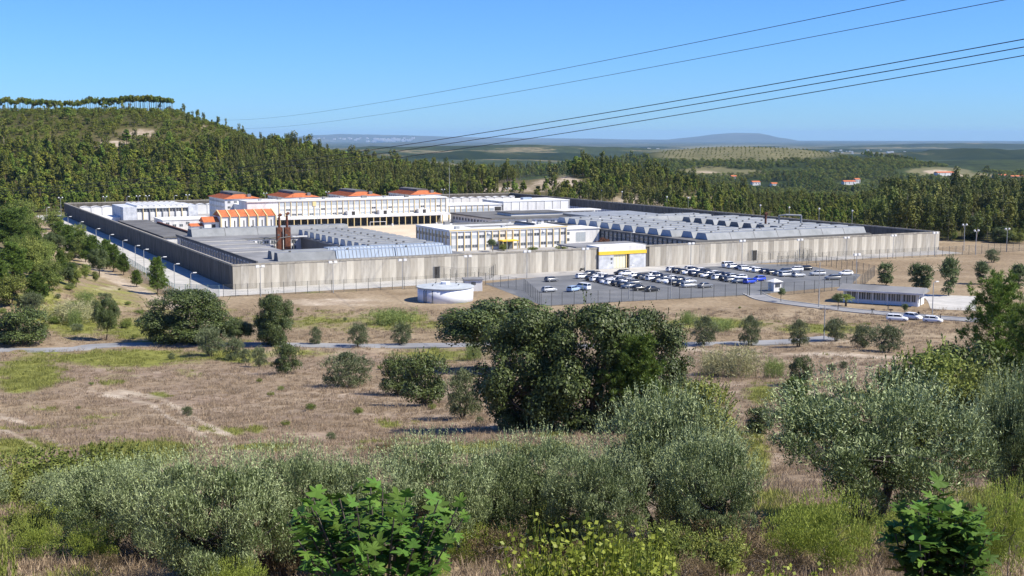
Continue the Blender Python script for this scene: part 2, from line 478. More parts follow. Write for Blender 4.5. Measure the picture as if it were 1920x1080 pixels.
TRACKS = [([(200, 740), (275, 758), (320, 786), (405, 830)], 9, 1.5, .72), ([(228, 735), (300, 748), (352, 778), (445, 824)], 9, 1.5, .72), ([(215, 738), (285, 752), (335, 782), (430, 826)], 24, 1.5, .42), ([(-40, 772), (40, 792), (110, 836)], 8, 1.5, .68), ([(-40, 800), (20, 812), (80, 846)], 8, 1.5, .68), ([(60, 430), (150, 478), (215, 525), (290, 560), (400, 605)], 12, 1.2, .8),
          ([(1290, 655), (1420, 668), (1560, 662), (1700, 672)], 9, 2, .7), ([(1080, 372), (1110, 350), (1060, 333)], 8, 1.5, .8), ([(1400, 830), (1390, 880), (1410, 950)], 14, 1, .5)]

def covers(X, Y, Z):
    px, py = to_pix(X, Y, Z)
    wx = 22 * wob(X, Y, np.maximum(Y, 20) * .12, 1) + 8 * wob(X, Y, np.maximum(Y, 20) * .03, 2)
    wy = 8 * wob(X, Y, np.maximum(Y, 20) * .10, 3) * np.clip(py / 700, .25, 1.3)
    inview = (Y > 20)
    g = np.zeros_like(X); b = np.zeros_like(X)
    for cx, cy, rx, ry, k in GREEN: g = np.maximum(g, k * blob(px + wx, py + wy, cx, cy, rx, ry))
    for cx, cy, rx, ry, k in BARE: b = np.maximum(b, k * blob(px + wx * .5, py + wy * .4, cx, cy, rx, ry))
    for pts, w, asp, k in TRACKS: b = np.maximum(b, k * pathmask(px + wx * .25, py + wy * .3, pts, w, asp))
    g = g * inview; b = b * inview
    s, t = st_of(X, Y)
    inside = (s > -22) & (s < 285) & (t > -130) & (t < 352)
    f = ((Y > 470) & ~inside) * 1.0
    f = np.maximum(f, smooth(-34, -60, s) * smooth(-10, 20, t))
    f = f * (1 - b)
    mauve = smooth(236, 205, Y) * smooth(30, 60, Y) * np.clip(.62 + .7 * wob(X, Y, 26, 3), 0, 1)
    return g, b, f, mauve

ang = np.concatenate([np.arange(-180, -31, 6.0), np.arange(-31, 31.01, 0.22), np.arange(36, 180, 6.0)])
ang = np.radians(ang)
rad = np.concatenate([[2.0], 4 * 1.0155 ** np.arange(0, 610)])
rad = rad[rad < 46000]
AA, RR = np.meshgrid(ang, rad)
GX, GY = RR * np.sin(AA), RR * np.cos(AA)
GZ = height(GX, GY)
na, nr = len(ang), len(rad)
idx = np.arange(na * nr).reshape(nr, na)
q = np.stack([idx[:-1, :], np.roll(idx, -1, 1)[:-1, :], np.roll(idx, -1, 1)[1:, :], idx[1:, :]], -1).reshape(-1, 4)[:, ::-1]

def ground_material():
    m, n, l, b = newmat('dry_ground')
    tc = n.new('ShaderNodeTexCoord'); P = tc.outputs['Object']
    at = n.new('ShaderNodeAttribute'); at.attribute_name = 'cover'
    sp = n.new('ShaderNodeSeparateColor'); l.new(at.outputs['Color'], sp.inputs[0])
    n1 = noise(n, l, .045, 8, P, .62); n2 = noise(n, l, .9, 6, P, .7); n3 = noise(n, l, .16, 6, P, .6)
    tan = ramp(n, [(.3, (.19, .140, .085)), (.5, (.27, .205, .130)), (.72, (.38, .305, .205))]); l.new(n1.outputs[0], tan.inputs[0])
    mau = ramp(n, [(.3, (.19, .136, .094)), (.5, (.275, .208, .15)), (.72, (.38, .305, .23))]); l.new(n3.outputs[0], mau.inputs[0])
    c = mixc(n, l, at.outputs['Alpha'], tan.outputs[0], mau.outputs[0])
    fine = ramp(n, [(.3, (.62, .62, .62)), (.7, (1.25, 1.25, 1.25))]); l.new(n2.outputs[0], fine.inputs[0])
    grn = ramp(n, [(.3, (.12, .13, .03)), (.6, (.215, .22, .055)), (.75, (.29, .26, .11))]); l.new(n3.outputs[0], grn.inputs[0])
    def sharpen(sock, lo, hi, nz):
        a = n.new('ShaderNodeMath'); a.operation = 'MULTIPLY_ADD'; a.inputs[1].default_value = .9; a.inputs[2].default_value = -.45
        l.new(nz, a.inputs[0])
        s_ = n.new('ShaderNodeMath'); s_.operation = 'ADD'; l.new(sock, s_.inputs[0]); l.new(a.outputs[0], s_.inputs[1])
        mr = n.new('ShaderNodeMapRange'); mr.interpolation_type = 'SMOOTHSTEP'; mr.inputs[1].default_value = lo; mr.inputs[2].default_value = hi
        l.new(s_.outputs[0], mr.inputs[0]); return mr.outputs[0]
    c = mixc(n, l, sharpen(sp.outputs[0], .25, .6, n3.outputs[0]), c, grn.outputs[0])
    flo = ramp(n, [(.35, (.05, .05, .018)), (.55, (.09, .085, .03)), (.75, (.17, .14, .06))]); l.new(n1.outputs[0], flo.inputs[0])
    c = mixc(n, l, sp.outputs[2], c, flo.outputs[0])
    bar = ramp(n, [(.3, (.30, .235, .165)), (.55, (.42, .345, .255)), (.75, (.53, .455, .36))]); l.new(n3.outputs[0], bar.inputs[0])
    c = mixc(n, l, sharpen(sp.outputs[1], .3, .75, n3.outputs[0]), c, bar.outputs[0])
    c = mixc(n, l, 1.0, c, fine.outputs[0], 'MULTIPLY')
    # far country: woods with scattered fields
    sx = n.new('ShaderNodeSeparateXYZ'); l.new(P, sx.inputs[0])
    mr = n.new('ShaderNodeMapRange'); mr.inputs[1].default_value = 1500; mr.inputs[2].default_value = 1900; l.new(sx.outputs[1], mr.inputs[0])
    n4 = noise(n, l, .0016, 8, P, .65); n5 = noise(n, l, .03, 6, P, .7)
    far = ramp(n, [(.40, (.022, .034, .010)), (.55, (.042, .056, .016)), (.60, (.20, .165, .09)), (.66, (.045, .06, .018))]); l.new(n4.outputs[0], far.inputs[0])
    f5 = ramp(n, [(.35, (.55, .55, .55)), (.65, (1.4, 1.4, 1.4))]); l.new(n5.outputs[0], f5.inputs[0])
    farc = mixc(n, l, 1.0, far.outputs[0], f5.outputs[0], 'MULTIPLY')
    orc = ramp(n, [(.3, (.095, .095, .045)), (.55, (.15, .14, .07)), (.75, (.21, .19, .11))]); l.new(n5.outputs[0], orc.inputs[0])
    def step(lo, hi):
        q_ = n.new('ShaderNodeMapRange'); q_.interpolation_type = 'SMOOTHSTEP'; q_.inputs[1].default_value = lo; q_.inputs[2].default_value = hi
        l.new(sp.outputs[1], q_.inputs[0]); return q_.outputs[0]
    farc = mixc(n, l, step(.08, .3), farc, orc.outputs[0])
    farc = mixc(n, l, step(.58, .85), farc, bar.outputs[0])
    c = mixc(n, l, mr.outputs[0], c, farc)
    l.new(c, b.inputs['Base Color']); b.inputs['Roughness'].default_value = .95; b.inputs['Specular IOR Level'].default_value = .1
    bp = n.new('ShaderNodeBump'); bp.inputs['Strength'].default_value = .5; bp.inputs['Distance'].default_value = .25
    n6 = noise(n, l, 2.2, 5, P, .7); l.new(n6.outputs[0], bp.inputs['Height']); l.new(bp.outputs[0], b.inputs['Normal'])
    return m
M['ground'] = ground_material()
me = arr_mesh('ground', np.stack([GX.ravel(), GY.ravel(), GZ.ravel()], 1), q, M['ground'], True)
cg, cb, cf, cm = covers(GX.ravel(), GY.ravel(), GZ.ravel())
att = me.attributes.new('cover', 'FLOAT_COLOR', 'POINT')
att.data.foreach_set('color', np.stack([cg, cb, cf, cm], 1).astype(np.float32).ravel())
tag(inst('ground', me), kind='structure')

# ------------------------------------------------------------------ far ridges
def ridge(name, pts, D, depth, mat, zfoot, rough, seed):
    xs = np.arange(-260, 2181, 6.0)
    ys = np.interp(xs, [p[0] for p in pts], [p[1] for p in pts])
    r = np.random.default_rng(seed)
    jag = np.zeros_like(xs)
    for o in range(5):
        k = r.normal(size=len(xs) // (2 ** (5 - o)) + 2)
        jag += np.interp(np.linspace(0, len(k) - 1, len(xs)), np.arange(len(k)), k) * rough / (1.6 ** o)
    X = (xs - 960) / FPX * D
    crest = CAMH + (YH - ys + jag) * D / FPX
    rows = []
    prof = [(-1, 0), (-.75, .18), (-.5, .45), (-.25, .8), (0, 1), (.3, .75), (1, 0)]
    for j, (d, k) in enumerate(prof):
        wv = .16 * np.interp(np.linspace(0, 60, len(xs)), np.arange(61), r.normal(size=61)) * (k > 0) * (k < 1)
        z = zfoot + (crest - zfoot) * np.clip(k + wv, 0, 1)
        Y = D + d * depth
        rows.append(np.stack([X, np.full_like(X, Y), z], 1))
    V = np.concatenate(rows); n = len(xs); i = np.arange(n - 1)
    Q = np.concatenate([np.stack([j * n + i, j * n + i + 1, (j + 1) * n + i + 1, (j + 1) * n + i], 1) for j in range(len(prof) - 1)])
    o = inst(name, arr_mesh(name, V, Q, mat, True))
    return tag(o, kind='structure')

def woodland(name, c1, c2, c3, sc):
    m, n, l, b = newmat(name)
    tc = n.new('ShaderNodeTexCoord')
    t = noise(n, l, sc, 8, tc.outputs['Object'], .68)
    r = ramp(n, [(.42, c1), (.58, c2), (.70, c3)]); l.new(t.outputs[0], r.inputs[0])
    l.new(r.outputs[0], b.inputs['Base Color']); b.inputs['Roughness'].default_value = .95; b.inputs['Specular IOR Level'].default_value = .05
    return m
M['mount'] = woodland('mountain_slope', (.06, .07, .05), (.085, .095, .065), (.16, .155, .12), .0006)
M['hillwood'] = woodland('hill_woodland', (.014, .024, .007), (.032, .042, .012), (.19, .155, .085), .0024)
ridge('mountain_range', [(-260, 266), (400, 266), (540, 262), (585, 255), (640, 251), (760, 253), (880, 257), (1000, 259), (1100, 260), (1200, 262), (1250, 262), (1290, 258), (1335, 252), (1375, 249), (1420, 250), (1450, 257), (1485, 267), (1530, 271), (1700, 274), (2180, 274)], 38000, 5000, M['mount'], -170, .35, 1)
ridge('mountain_foothills', [(-260, 270), (640, 276), (700, 269), (760, 267), (850, 271), (960, 272), (1100, 270), (1240, 271), (1500, 274), (1560, 272), (1640, 275), (1770, 276), (1815, 270), (1900, 269), (2180, 272)], 19000, 3000, M['mount'], -150, .5, 2)
ridge('wooded_hills', [(-260, 285), (600, 285), (700, 274), (780, 277), (860, 272), (960, 270), (1050, 272), (1160, 275), (1260, 281), (1400, 287), (1500, 280), (1620, 278), (1720, 280), (1800, 278), (2180, 279)], 9000, 1600, M['hillwood'], -130, 1.3, 5)

ridge('wooded_hills', [(-260, 280), (600, 280), (680, 276), (760, 279), (840, 274), (930, 278), (1010, 274), (1120, 279), (1220, 276), (1330, 280), (1450, 276), (1530, 280), (1610, 275), (1690, 279), (1780, 274), (1860, 278), (1950, 274), (2180, 278)], 13500, 1800, M['hillwood'], -140, 1.4, 8)
ridge('wooded_hills', [(-260, 294), (600, 291), (700, 285), (790, 289), (880, 283), (980, 286), (1080, 288), (1200, 294), (1480, 296), (1580, 288), (1640, 283), (1720, 285), (1800, 279), (1880, 282), (1960, 278), (2180, 281)], 5200, 700, M['hillwood'], -90, 1.8, 9)

# ------------------------------------------------------------------ roads, yards
def spline(pts, step=2.0):
    P = [np.array(p, float) for p in pts]
    P = [2 * P[0] - P[1]] + P + [2 * P[-1] - P[-2]]
    out = []
    for i in range(1, len(P) - 2):
        n = max(2, int(np.linalg.norm(P[i + 1] - P[i]) / step))
        for k in range(n):
            u = k / n
            out.append(.5 * ((2 * P[i]) + (-P[i - 1] + P[i + 1]) * u + (2 * P[i - 1] - 5 * P[i] + 4 * P[i + 1] - P[i + 2]) * u * u + (-P[i - 1] + 3 * P[i] - 3 * P[i + 1] + P[i + 2]) * u ** 3))
    out.append(P[-2])
    return np.array(out)

def strip(name, pts, w, mat, lift=.08, kerb=None):
    c = spline(pts, 1.5)
    d = np.gradient(c, axis=0); d /= np.linalg.norm(d, axis=1)[:, None]
    nn = np.stack([-d[:, 1], d[:, 0]], 1)
    zz = np.max([height(*(c + nn * w * k).T) for k in (-.55, -.25, 0, .25, .55)], axis=0)
    zz = np.convolve(np.pad(zz, 6, mode='edge'), np.ones(13) / 13, 'valid') + lift
    mb = MB(); n = len(c)
    off = [(-.5, -.7), (-.5, 0), (.5, 0), (.5, -.7)]
    for k, dz in off:
        for i in range(n):
            p = c[i] + nn[i] * w * k
            mb.v.append((p[0], p[1], zz[i] + dz))
    for j in range(3):
        for i in range(n - 1):
            mb.f.append((j * n + i, j * n + i + 1, (j + 1) * n + i + 1, (j + 1) * n + i))
    mb.f = [f[::-1] for f in mb.f]
    o = tag(mb.build(name, mat), kind='structure')
    if kerb:
        for sgn in (-1, 1):
            kb = MB()
            e0, e1 = w * .5 * sgn, (w * .5 + .28) * sgn
            prof = [(e0, -.4), (e0, .12), (e1, .12), (e1, -.5)]
            for k, dz in prof:
                for i in range(n):
                    p = c[i] + nn[i] * (k + .002 * sgn)
                    kb.v.append((p[0], p[1], zz[i] + dz))
            for j in range(3):
                for i in range(n - 1):
                    f = (j * n + i, j * n + i + 1, (j + 1) * n + i + 1, (j + 1) * n + i)
                    kb.f.append(f[::-1] if sgn < 0 else f)
            tag(kb.build('kerb', M['concrete']), kind='structure')
    return o

gp = lambda x, y: tuple(ground_px(x, y)[:2])
strip('road', [(-190, 214), gp(0, 658), gp(190, 650), gp(370, 647), gp(640, 650), gp(800, 650), gp(1100, 650), gp(1300, 648), gp(1400, 645), gp(1490, 641), gp(1560, 634)], 4.6, M['road'])
ent = [tuple(W(116, -68)[:2]), gp(1440, 562), gp(1500, 571), gp(1600, 583), gp(1700, 592), gp(1790, 599), gp(1900, 607)]
strip('entrance_road', ent, 5.0, M['road'], .08, True)

def sheet(name, poly, z, mat):            # poly in yard coordinates
    mb = MB()
    mb.add([tuple(W(s, t, z)) for s, t in poly], [tuple(range(len(poly)))])
    return tag(mb.build(name, mat), kind='structure')
sheet('yard_pavement', [(.1, .1), (249.4, .1), (249.4, 334.9), (.1, 334.9)], .02, M['paving'])
sheet('patrol_road', [(-13, -12), (-13, 345), (-.05, 345), (-.05, -12)], .024, M['concrete'])
sheet('wall_apron', [(-.05, -12.5), (62, -13.5), (62, -.05), (-.05, -.05)], .024, M['concrete'])
sheet('gate_forecourt', [(62, -11.5), (170, -8), (200, -11), (249, -12), (249, -.05), (62, -.05)], .020, M['paving'])
sheet('car_park', [(64.5, -17.5), (57.5, -64), (116, -69.5), (150, -66), (171, -47), (174, -16), (160, -8.5), (100, -10), (84, -11)], .030, M['asphalt'])
sheet('gate_slip', [(104, -15), (134, -10), (128, -1.2), (110, -1.2)], .036, M['concrete'])
sheet('sports_yard', [(74, 118), (150, 118), (150, 199), (74, 199)], .028, M['sand'])
mb = MB()
pc = [(1660, 552), (1735, 552), (1830, 556), (1830, 583), (1745, 580), (1740, 566), (1735, 560)]
mb.add([(*gp(x, y), hgt(*gp(x, y)) + .06) for x, y in pc], [tuple(range(len(pc)))[::-1]])
tag(mb.build('reception_forecourt', M['concrete']), kind='structure')
# ------------------------------------------------------------------ perimeter walls
random.seed(11)
GATE0, GATE1 = 110.6, 127.2
NP = 120
pw = WALL_L / NP
fw = yard('perimeter_wall', 'tall concrete wall of streaked upright panels facing the car park', 'wall', 0, 0)
mb = MB()
mb.box(0, GATE0, .16, .42, -.3, 6.15); mb.box(GATE1, WALL_L, .16, .42, -.3, 6.15)
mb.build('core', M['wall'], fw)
mb = MB()
mb.box(-.08, GATE0, -.07, .5, 6.152, WALL_H); mb.box(GATE1, WALL_L + .08, -.07, .5, 6.152, WALL_H)
mb.build('coping', M['coping'], fw)
panel_mes = {}
for k_ in ('panel', 'panel_d', 'panel_m'):
    panel_mes[k_] = MB().box(.014, pw - .014, 0, .17, -.3, 6.16).mesh('panel'); panel_mes[k_].materials.append(M[k_])
for i in range(NP):
    s0 = i * pw
    if s0 + pw > GATE0 and s0 < GATE1: continue
    o = inst('panel', panel_mes[random.choice(('panel', 'panel', 'panel', 'panel_m') if i % 2 else ('panel_d', 'panel_d', 'panel_m', 'panel_d'))], None, fw)
    o.location = (s0, random.choice((-.01, .0, .02, .03)), 0)

def plain_wall(name, label, s0, s1, t0, t1, mat, face, ribs):
    e = yard(name, label, 'wall', s0, t0)
    mb = MB().box(s0, s1, t0, t1, -.5, 6.15)
    mb.build('core', mat, e)
    # upright joints stand a little proud on the face that shows
    rb = MB()
    if face == 's0':
        for k in range(ribs): t = t0 + (t1 - t0) * k / ribs; rb.box(s0 - .04, s0 + .02, t, t + .18, -.3, 6.15)
    elif face == 's_in':
        for k in range(ribs): t = t0 + (t1 - t0) * k / ribs; rb.box(s0 - .05, s0 + .02, t, t + .2, 0, 6.15)
    else:
        for k in range(ribs): s = s0 + (s1 - s0) * k / ribs; rb.box(s, s + .2, t0 - .05, t0 + .02, 0, 6.15)
    tag(rb.build('joint_ribs', mat, e), kind='stuff')
    MB().box(s0 - .1, s1 + .1, t0 + (.0 if face == 't' else .4), t1 - (0 if face == 't' else .3), 6.152, WALL_H).build('coping', M['coping'], e)
    return e
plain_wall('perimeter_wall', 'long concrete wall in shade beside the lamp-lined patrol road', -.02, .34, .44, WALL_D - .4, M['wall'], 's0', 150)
bw = plain_wall('perimeter_wall', 'stained rear concrete wall below the pine wood', -.02, WALL_L, WALL_D - .36, WALL_D, M['wall_dark'], 't', 110)
rw = plain_wall('perimeter_wall', 'dark concrete wall running behind the ridged workshop roofs', WALL_L - .36, WALL_L, .52, WALL_D - .4, M['wall'], 's_in', 150)
MB().box(WALL_L - .40, WALL_L - .362, 90, 330, .1, 2.4).build('whitewashed_band', M['marble'], rw)

# folded concrete shelter with a wavy top along the rear wall
def wavy(label, s0, s1, t, z0, amp, wl, z_base):
    e = yard('wavy_shelter', label, 'shelter', s0, t)
    mb = MB(); n = int((s1 - s0) / wl * 8)
    prof = []
    for i in range(n + 1):
        s = s0 + (s1 - s0) * i / n
        prof.append((s, z0 + amp * abs(math.sin(math.pi * (s - s0) / wl))))
    vs = [(s, t, z) for s, z in prof] + [(s, t + 5, z) for s, z in prof]
    k = n + 1
    mb.add(vs, [(i, i + 1, k + i + 1, k + i) for i in range(n)])
    mb.build('wavy_roof', M['white2'], e, True)
    fr = MB()
    vs = [(s, t + .25, z_base) for s, z in prof] + [(s, t + .25, z - .05) for s, z in prof]
    fr.add(vs, [(i, i + 1, k + i + 1, k + i) for i in range(n)])
    fr.build('front_wall', M['white2'], e)
    for j in range(int((s1 - s0) / wl) + 1):
        MB().box(s0 + j * wl - .15, s0 + j * wl + .15, t + .05, t + .35, 0, z0).build('pier', M['white2'], e)
    return e
wavy('white wavy-topped shelter under the rear wall behind the marble-ended hall', 6, 78, 322, 4.7, .55, 5.2, .0)
wavy('white wavy-topped shelter under the rear wall near its far right corner', 176, 246, 322, 4.7, .55, 5.2, .0)

# ------------------------------------------------------------------ windows and facades
def window_mesh(w, h, key):
    f = MB()
    f.box(-w / 2, w / 2, -.05, .02, 0, .07); f.box(-w / 2, w / 2, -.05, .02, h - .07, h)
    f.box(-w / 2, -w / 2 + .07, -.05, .02, .07, h - .07); f.box(w / 2 - .07, w / 2, -.05, .02, .07, h - .07)
    f.box(-.04, .04, -.045, .02, .07, h - .07)
    p = MB().box(-w / 2 + .07, w / 2 - .07, -.02, .015, .07, h - .07)
    return f.mesh('window_' + key), p.mesh('pane_' + key)
WCACHE = {}
def window(parent, s, t, z, w, h, ang, pm='glass', fm='white', panes=True):
    """a framed window whose face looks toward local -t after turning by ang"""
    key = '%.2f_%.2f_%s' % (w, h, pm)
    if key not in WCACHE:
        a, b = window_mesh(w, h, key); a.materials.append(M[fm]); b.materials.append(M[pm]); WCACHE[key] = (a, b)
    a, b = WCACHE[key]
    o = inst('window', a, None, parent)
    oo = ORIG[parent.name]
    o.location = (s - oo[0], t - oo[1], z - oo[2]); o.rotation_euler = (0, 0, ang)
    p = inst('pane', b, None, o)
    return o

# ------------------------------------------------------------------ gatehouse
g = yard('gatehouse', 'white gatehouse with yellow band and cream gate set in the concrete wall', 'gatehouse', GATE0, -.6)
MB().box(GATE0, GATE0 + 5.2, -.6, 7, -.2, 4.3).build('marble_wall', M['marble'], g)
MB().box(GATE0 + 10.8, GATE1, -.6, 7, -.2, 4.3).build('marble_wall', M['marble'], g)
MB().box(GATE0 + .02, GATE1 - .02, -.55, 6.9, 5.3, 6.8).build('upper_wall', M['white'], g)
MB().box(GATE0 - .05, GATE1 + .25, -.75, 6.95, 4.3, 5.3).build('yellow_band', M['yellow'], g)
M['cream'] = worn('cream_gate_paint', (.74, .70, .50), (.80, .76, .56), .5, .6)
gt = MB().box(GATE0 + 5.2, GATE0 + 9.6, -.25, -.05, 0, 4.28).build('gate_leaf', M['cream'], g)
for k in range(4):
    MB().box(GATE0 + 5.3 + k * 1.08, GATE0 + 6.2 + k * 1.08, -.30, -.252, .15, 4.1).build('gate_board', M['cream'], gt)
MB().box(GATE0 + 9.6, GATE0 + 9.9, -.5, .2, 0, 4.28).build('gate_post', M['ochre'], g)
MB().box(GATE0 + 9.9, GATE0 + 10.8, .2, .4, 0, 4.28).build('wicket_door', M['dark'], g)
MB().box(GATE0 + 4.1, GATE0 + 4.7, -.66, -.58, 2.7, 3.3).build('crest', M['steel_d'], g)
MB().box(GATE0 + 4.2, GATE0 + 4.6, -.66, -.58, 1.6, 1.95).build('plate', M['steel_d'], g)

# ------------------------------------------------------------------ administration building
A0, A1, T0, T1, AH = 94.3, 140.6, 73.0, 103.0, 7.4
a = yard('administration_building', 'two-storey white building with ochre pilasters and yellow entrance canopy', 'building', A0, T0)
MB().box(A0, A1, T0, T1, -.1, AH - .7).build('wall', M['white'], a)
cx0, cx1, ct0, ct1 = A0 + 12, A1 - 9, T0 + 8, T1 - 7
rf = MB()
rf.box(A0 - .25, A1 + .25, T0 - .3, ct0, AH - .698, AH); rf.box(A0 - .25, A1 + .25, ct1, T1 + .3, AH - .698, AH)
rf.box(A0 - .25, cx0, ct0, ct1, AH - .698, AH); rf.box(cx1, A1 + .25, ct0, ct1, AH - .698, AH)
rf.build('roof', M['white2'], a)
MB().box(A0 - .32, A1 + .32, T0 - .37, T0 - .302, AH - .35, AH + .05).build('fascia', M['ochre'], a)
MB().box(cx0 + .1, cx1 - .1, ct0 + .1, ct1 - .1, AH - .695, AH - .6).build('lower_roof', M['felt'], a)
cl = MB(); cl.box(cx0 - .5, cx1 + .5, ct1, ct1 + .5, AH + .002, AH + .75); cl.box(cx1, cx1 + .5, ct0, ct1, AH + .002, AH + .75)
cl.build('courtyard_parapet', M['felt'], a)
nb = 17; bwid = (A1 - A0) / nb
pil = MB().box(-.14, .14, -.34, .0, 0, AH - .75).mesh('pilaster')
ac_me = MB().box(-.45, .45, -.35, 0, 0, .65).mesh('air_conditioner')
for i in range(nb + 1):
    o = inst('pilaster', pil, M['ochre'], a); o.location = (max(.15, min(i * bwid, A1 - A0 - .15)), 0.01, 0)
for i in range(nb):
    s = A0 + (i + .5) * bwid
    window(a, s, T0, 4.25, 2.1, 1.15, 0, 'glass' if (i * 7 % 5) > 1 else 'glass_l')
    if i not in (7, 8): window(a, s, T0, .95, 2.1, 1.15, 0, 'glass' if (i * 3 % 4) > 0 else 'glass_l')
for i in (5, 13): inst('air_conditioner', ac_me, M['lamp'], a).location = ((i + .55) * bwid, 0, 5.5)
inst('air_conditioner', ac_me, M['lamp'], a).location = (8.3 * bwid, 0, 3.4)
nb2 = 10; bw2 = (T1 - T0) / nb2
pil2 = MB().box(-.34, 0, -.14, .14, 0, AH - .75).mesh('pilaster')
for i in range(1, nb2 + 1):
    o = inst('pilaster', pil2, M['ochre'], a); o.location = (.01, min(i * bw2, T1 - T0 - .15), 0)
for i in range(nb2):
    for z in (.95, 4.25): window(a, A0, T0 + (i + .5) * bw2, z, 2.3, 1.15, -math.pi / 2, 'glass')
cn = MB().box(A0 + 7 * bwid - .6, A0 + 9 * bwid + .3, T0 - 4.0, T0 - .36, 3.0, 3.4).build('entrance_canopy', M['yellow'], a)
for sx in (7 * bwid - .3, 9 * bwid): MB().box(A0 + sx - .12, A0 + sx + .12, T0 - 3.8, T0 - 3.5, 0, 3.0).build('post', M['ochre'], cn)
MB().box(A0 + 7 * bwid + .2, A0 + 9 * bwid - .3, T0 - .06, T0 - .002, 0, 2.9).build('entrance_door', M['glass'], a)

for i_, (sx, tx, w_, h_) in enumerate([(4, 4, 1.6, .9), (9, 25, 2.2, 1.1), (22, 3.5, 1.2, .7), (33, 26, 2.4, 1.0), (41, 12, 1.4, .8), (42, 22, 1.8, 1.2)]):
    MB().box(A0 + sx, A0 + sx + w_, T0 + tx, T0 + tx + 1.3, AH + .002, AH + h_).build('roof_unit', M['felt'] if i_ % 2 else M['steel'], a)
for sx in (.6, 15.6, 31.8, 45.6): MB().tube([(A0 + sx, T0 - .12, .1), (A0 + sx, T0 - .12, AH - .8)], .07, 5).build('downpipe', M['steel'], a)
# link building on its right
b = yard('link_building', 'low white annexe with tall window right of the ochre-pilastered building', 'building', 140.9, 78)
MB().box(140.9, 157.5, 78, 92, -.1, 5.6).build('wall', M['white'], b)
MB().box(140.9, 157.8, 77.7, 92.3, 5.602, 5.9).build('roof', M['white2'], b)
window(b, 143.6, 78, 1.3, 2.4, 1.2, 0); window(b, 143.6, 78, 3.6, 2.4, 1.2, 0); window(b, 149.5, 78, .9, 4.2, 3.6, 0, 'glass_l')
c = yard('entrance_canopy', 'flat grey concrete canopy on posts behind the gatehouse', 'canopy', 122, 27)
MB().box(119, 146, 28, 41, 3.75, 4.15).build('slab', M['felt'], c)
for s in (120, 132, 145):
    for t in (29, 40): MB().box(s - .2, s + .2, t - .2, t + .2, 0, 3.748).build('post', M['concrete'], c)

# ------------------------------------------------------------------ long three-storey block with arcade
B0, B1, U0, U1, BH = 58.5, 151.5, 206.0, 220.0, 12.0
lb = yard('cell_block_front', 'long white three-storey block with open arcade and many pilasters', 'building', B0, U0)
MB().box(B0, B1, U0, U1, 4.2, BH - .5).build('wall', M['white'], lb)
MB().box(B0 - .3, B1 + .3, U0 - .45, U1 + .3, BH - .498, BH).build('roof', M['white2'], lb)
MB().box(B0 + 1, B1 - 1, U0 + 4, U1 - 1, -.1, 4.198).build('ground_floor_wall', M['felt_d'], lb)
MB().box(B0 + 12, B1 - .4, U0 - 5.2, U0 + 2, 3.9, 4.9).build('arcade_canopy', M['white'], lb)
col_me = MB().box(-.16, .16, -.16, .16, 0, 3.9).mesh('column')
for k in range(27):
    o = inst('column', col_me, M['ochre'], lb); o.location = (13 + k * (B1 - B0 - 14) / 26, -4.9, 0)
MB().box(B0, B0 + 12, U0, U0 + 4, -.1, 4.198).build('end_wall', M['white'], lb)
nb = 30; x0 = 14.0; bwid = (B1 - B0 - x0) / nb
pil = MB().box(-.11, .11, -.3, 0, 0, BH - .5 - 4.9).mesh('pilaster')
for i in range(nb + 1):
    o = inst('pilaster', pil, M['ochre'], lb); o.location = (x0 + i * bwid - (.12 if i == nb else 0), .01, 4.9)
for i in range(nb):
    s = B0 + x0 + (i + .5) * bwid
    window(lb, s, U0, 5.25, 1.9, .95, 0, 'glass' if (i * 5 % 7) in (1, 3, 4) else 'glass_l')
    window(lb, s, U0, 7.35, 1.9, .95, 0, 'glass' if (i * 11 % 9) in (2, 5) else 'glass_l')
    window(lb, s, U0, 9.4, 2.2, 1.5, 0, 'glass_l')
for sx in (44, 59, 78): MB().box(B0 + sx, B0 + sx + 5.5, U0 - 3.2, U0 - .32, 4.902, 6.8).build('roof_hut', M['white'], lb)
for sx in (46, 61, 80): MB().box(B0 + sx, B0 + sx + 1.5, U0 - 3.25, U0 - 3.15, 5.0, 6.6).build('hut_door', M['dark'], lb)
MB().box(B0 + 29, B0 + 30.6, U0 - .34, U0 - .02, 9.3, 11.2).build('painted_emblem', M['ochre'], lb)

for i_ in range(9):
    MB().box(B0 + 6 + i_ * 9.7, B0 + 7.2 + i_ * 9.7 + (i_ % 3) * .6, U0 + 3 + (i_ * 5 % 7), U0 + 4.4 + (i_ * 5 % 7), BH + .002, BH + .7 + .3 * (i_ % 2)).build('roof_unit', M['felt'] if i_ % 2 else M['steel'], lb)
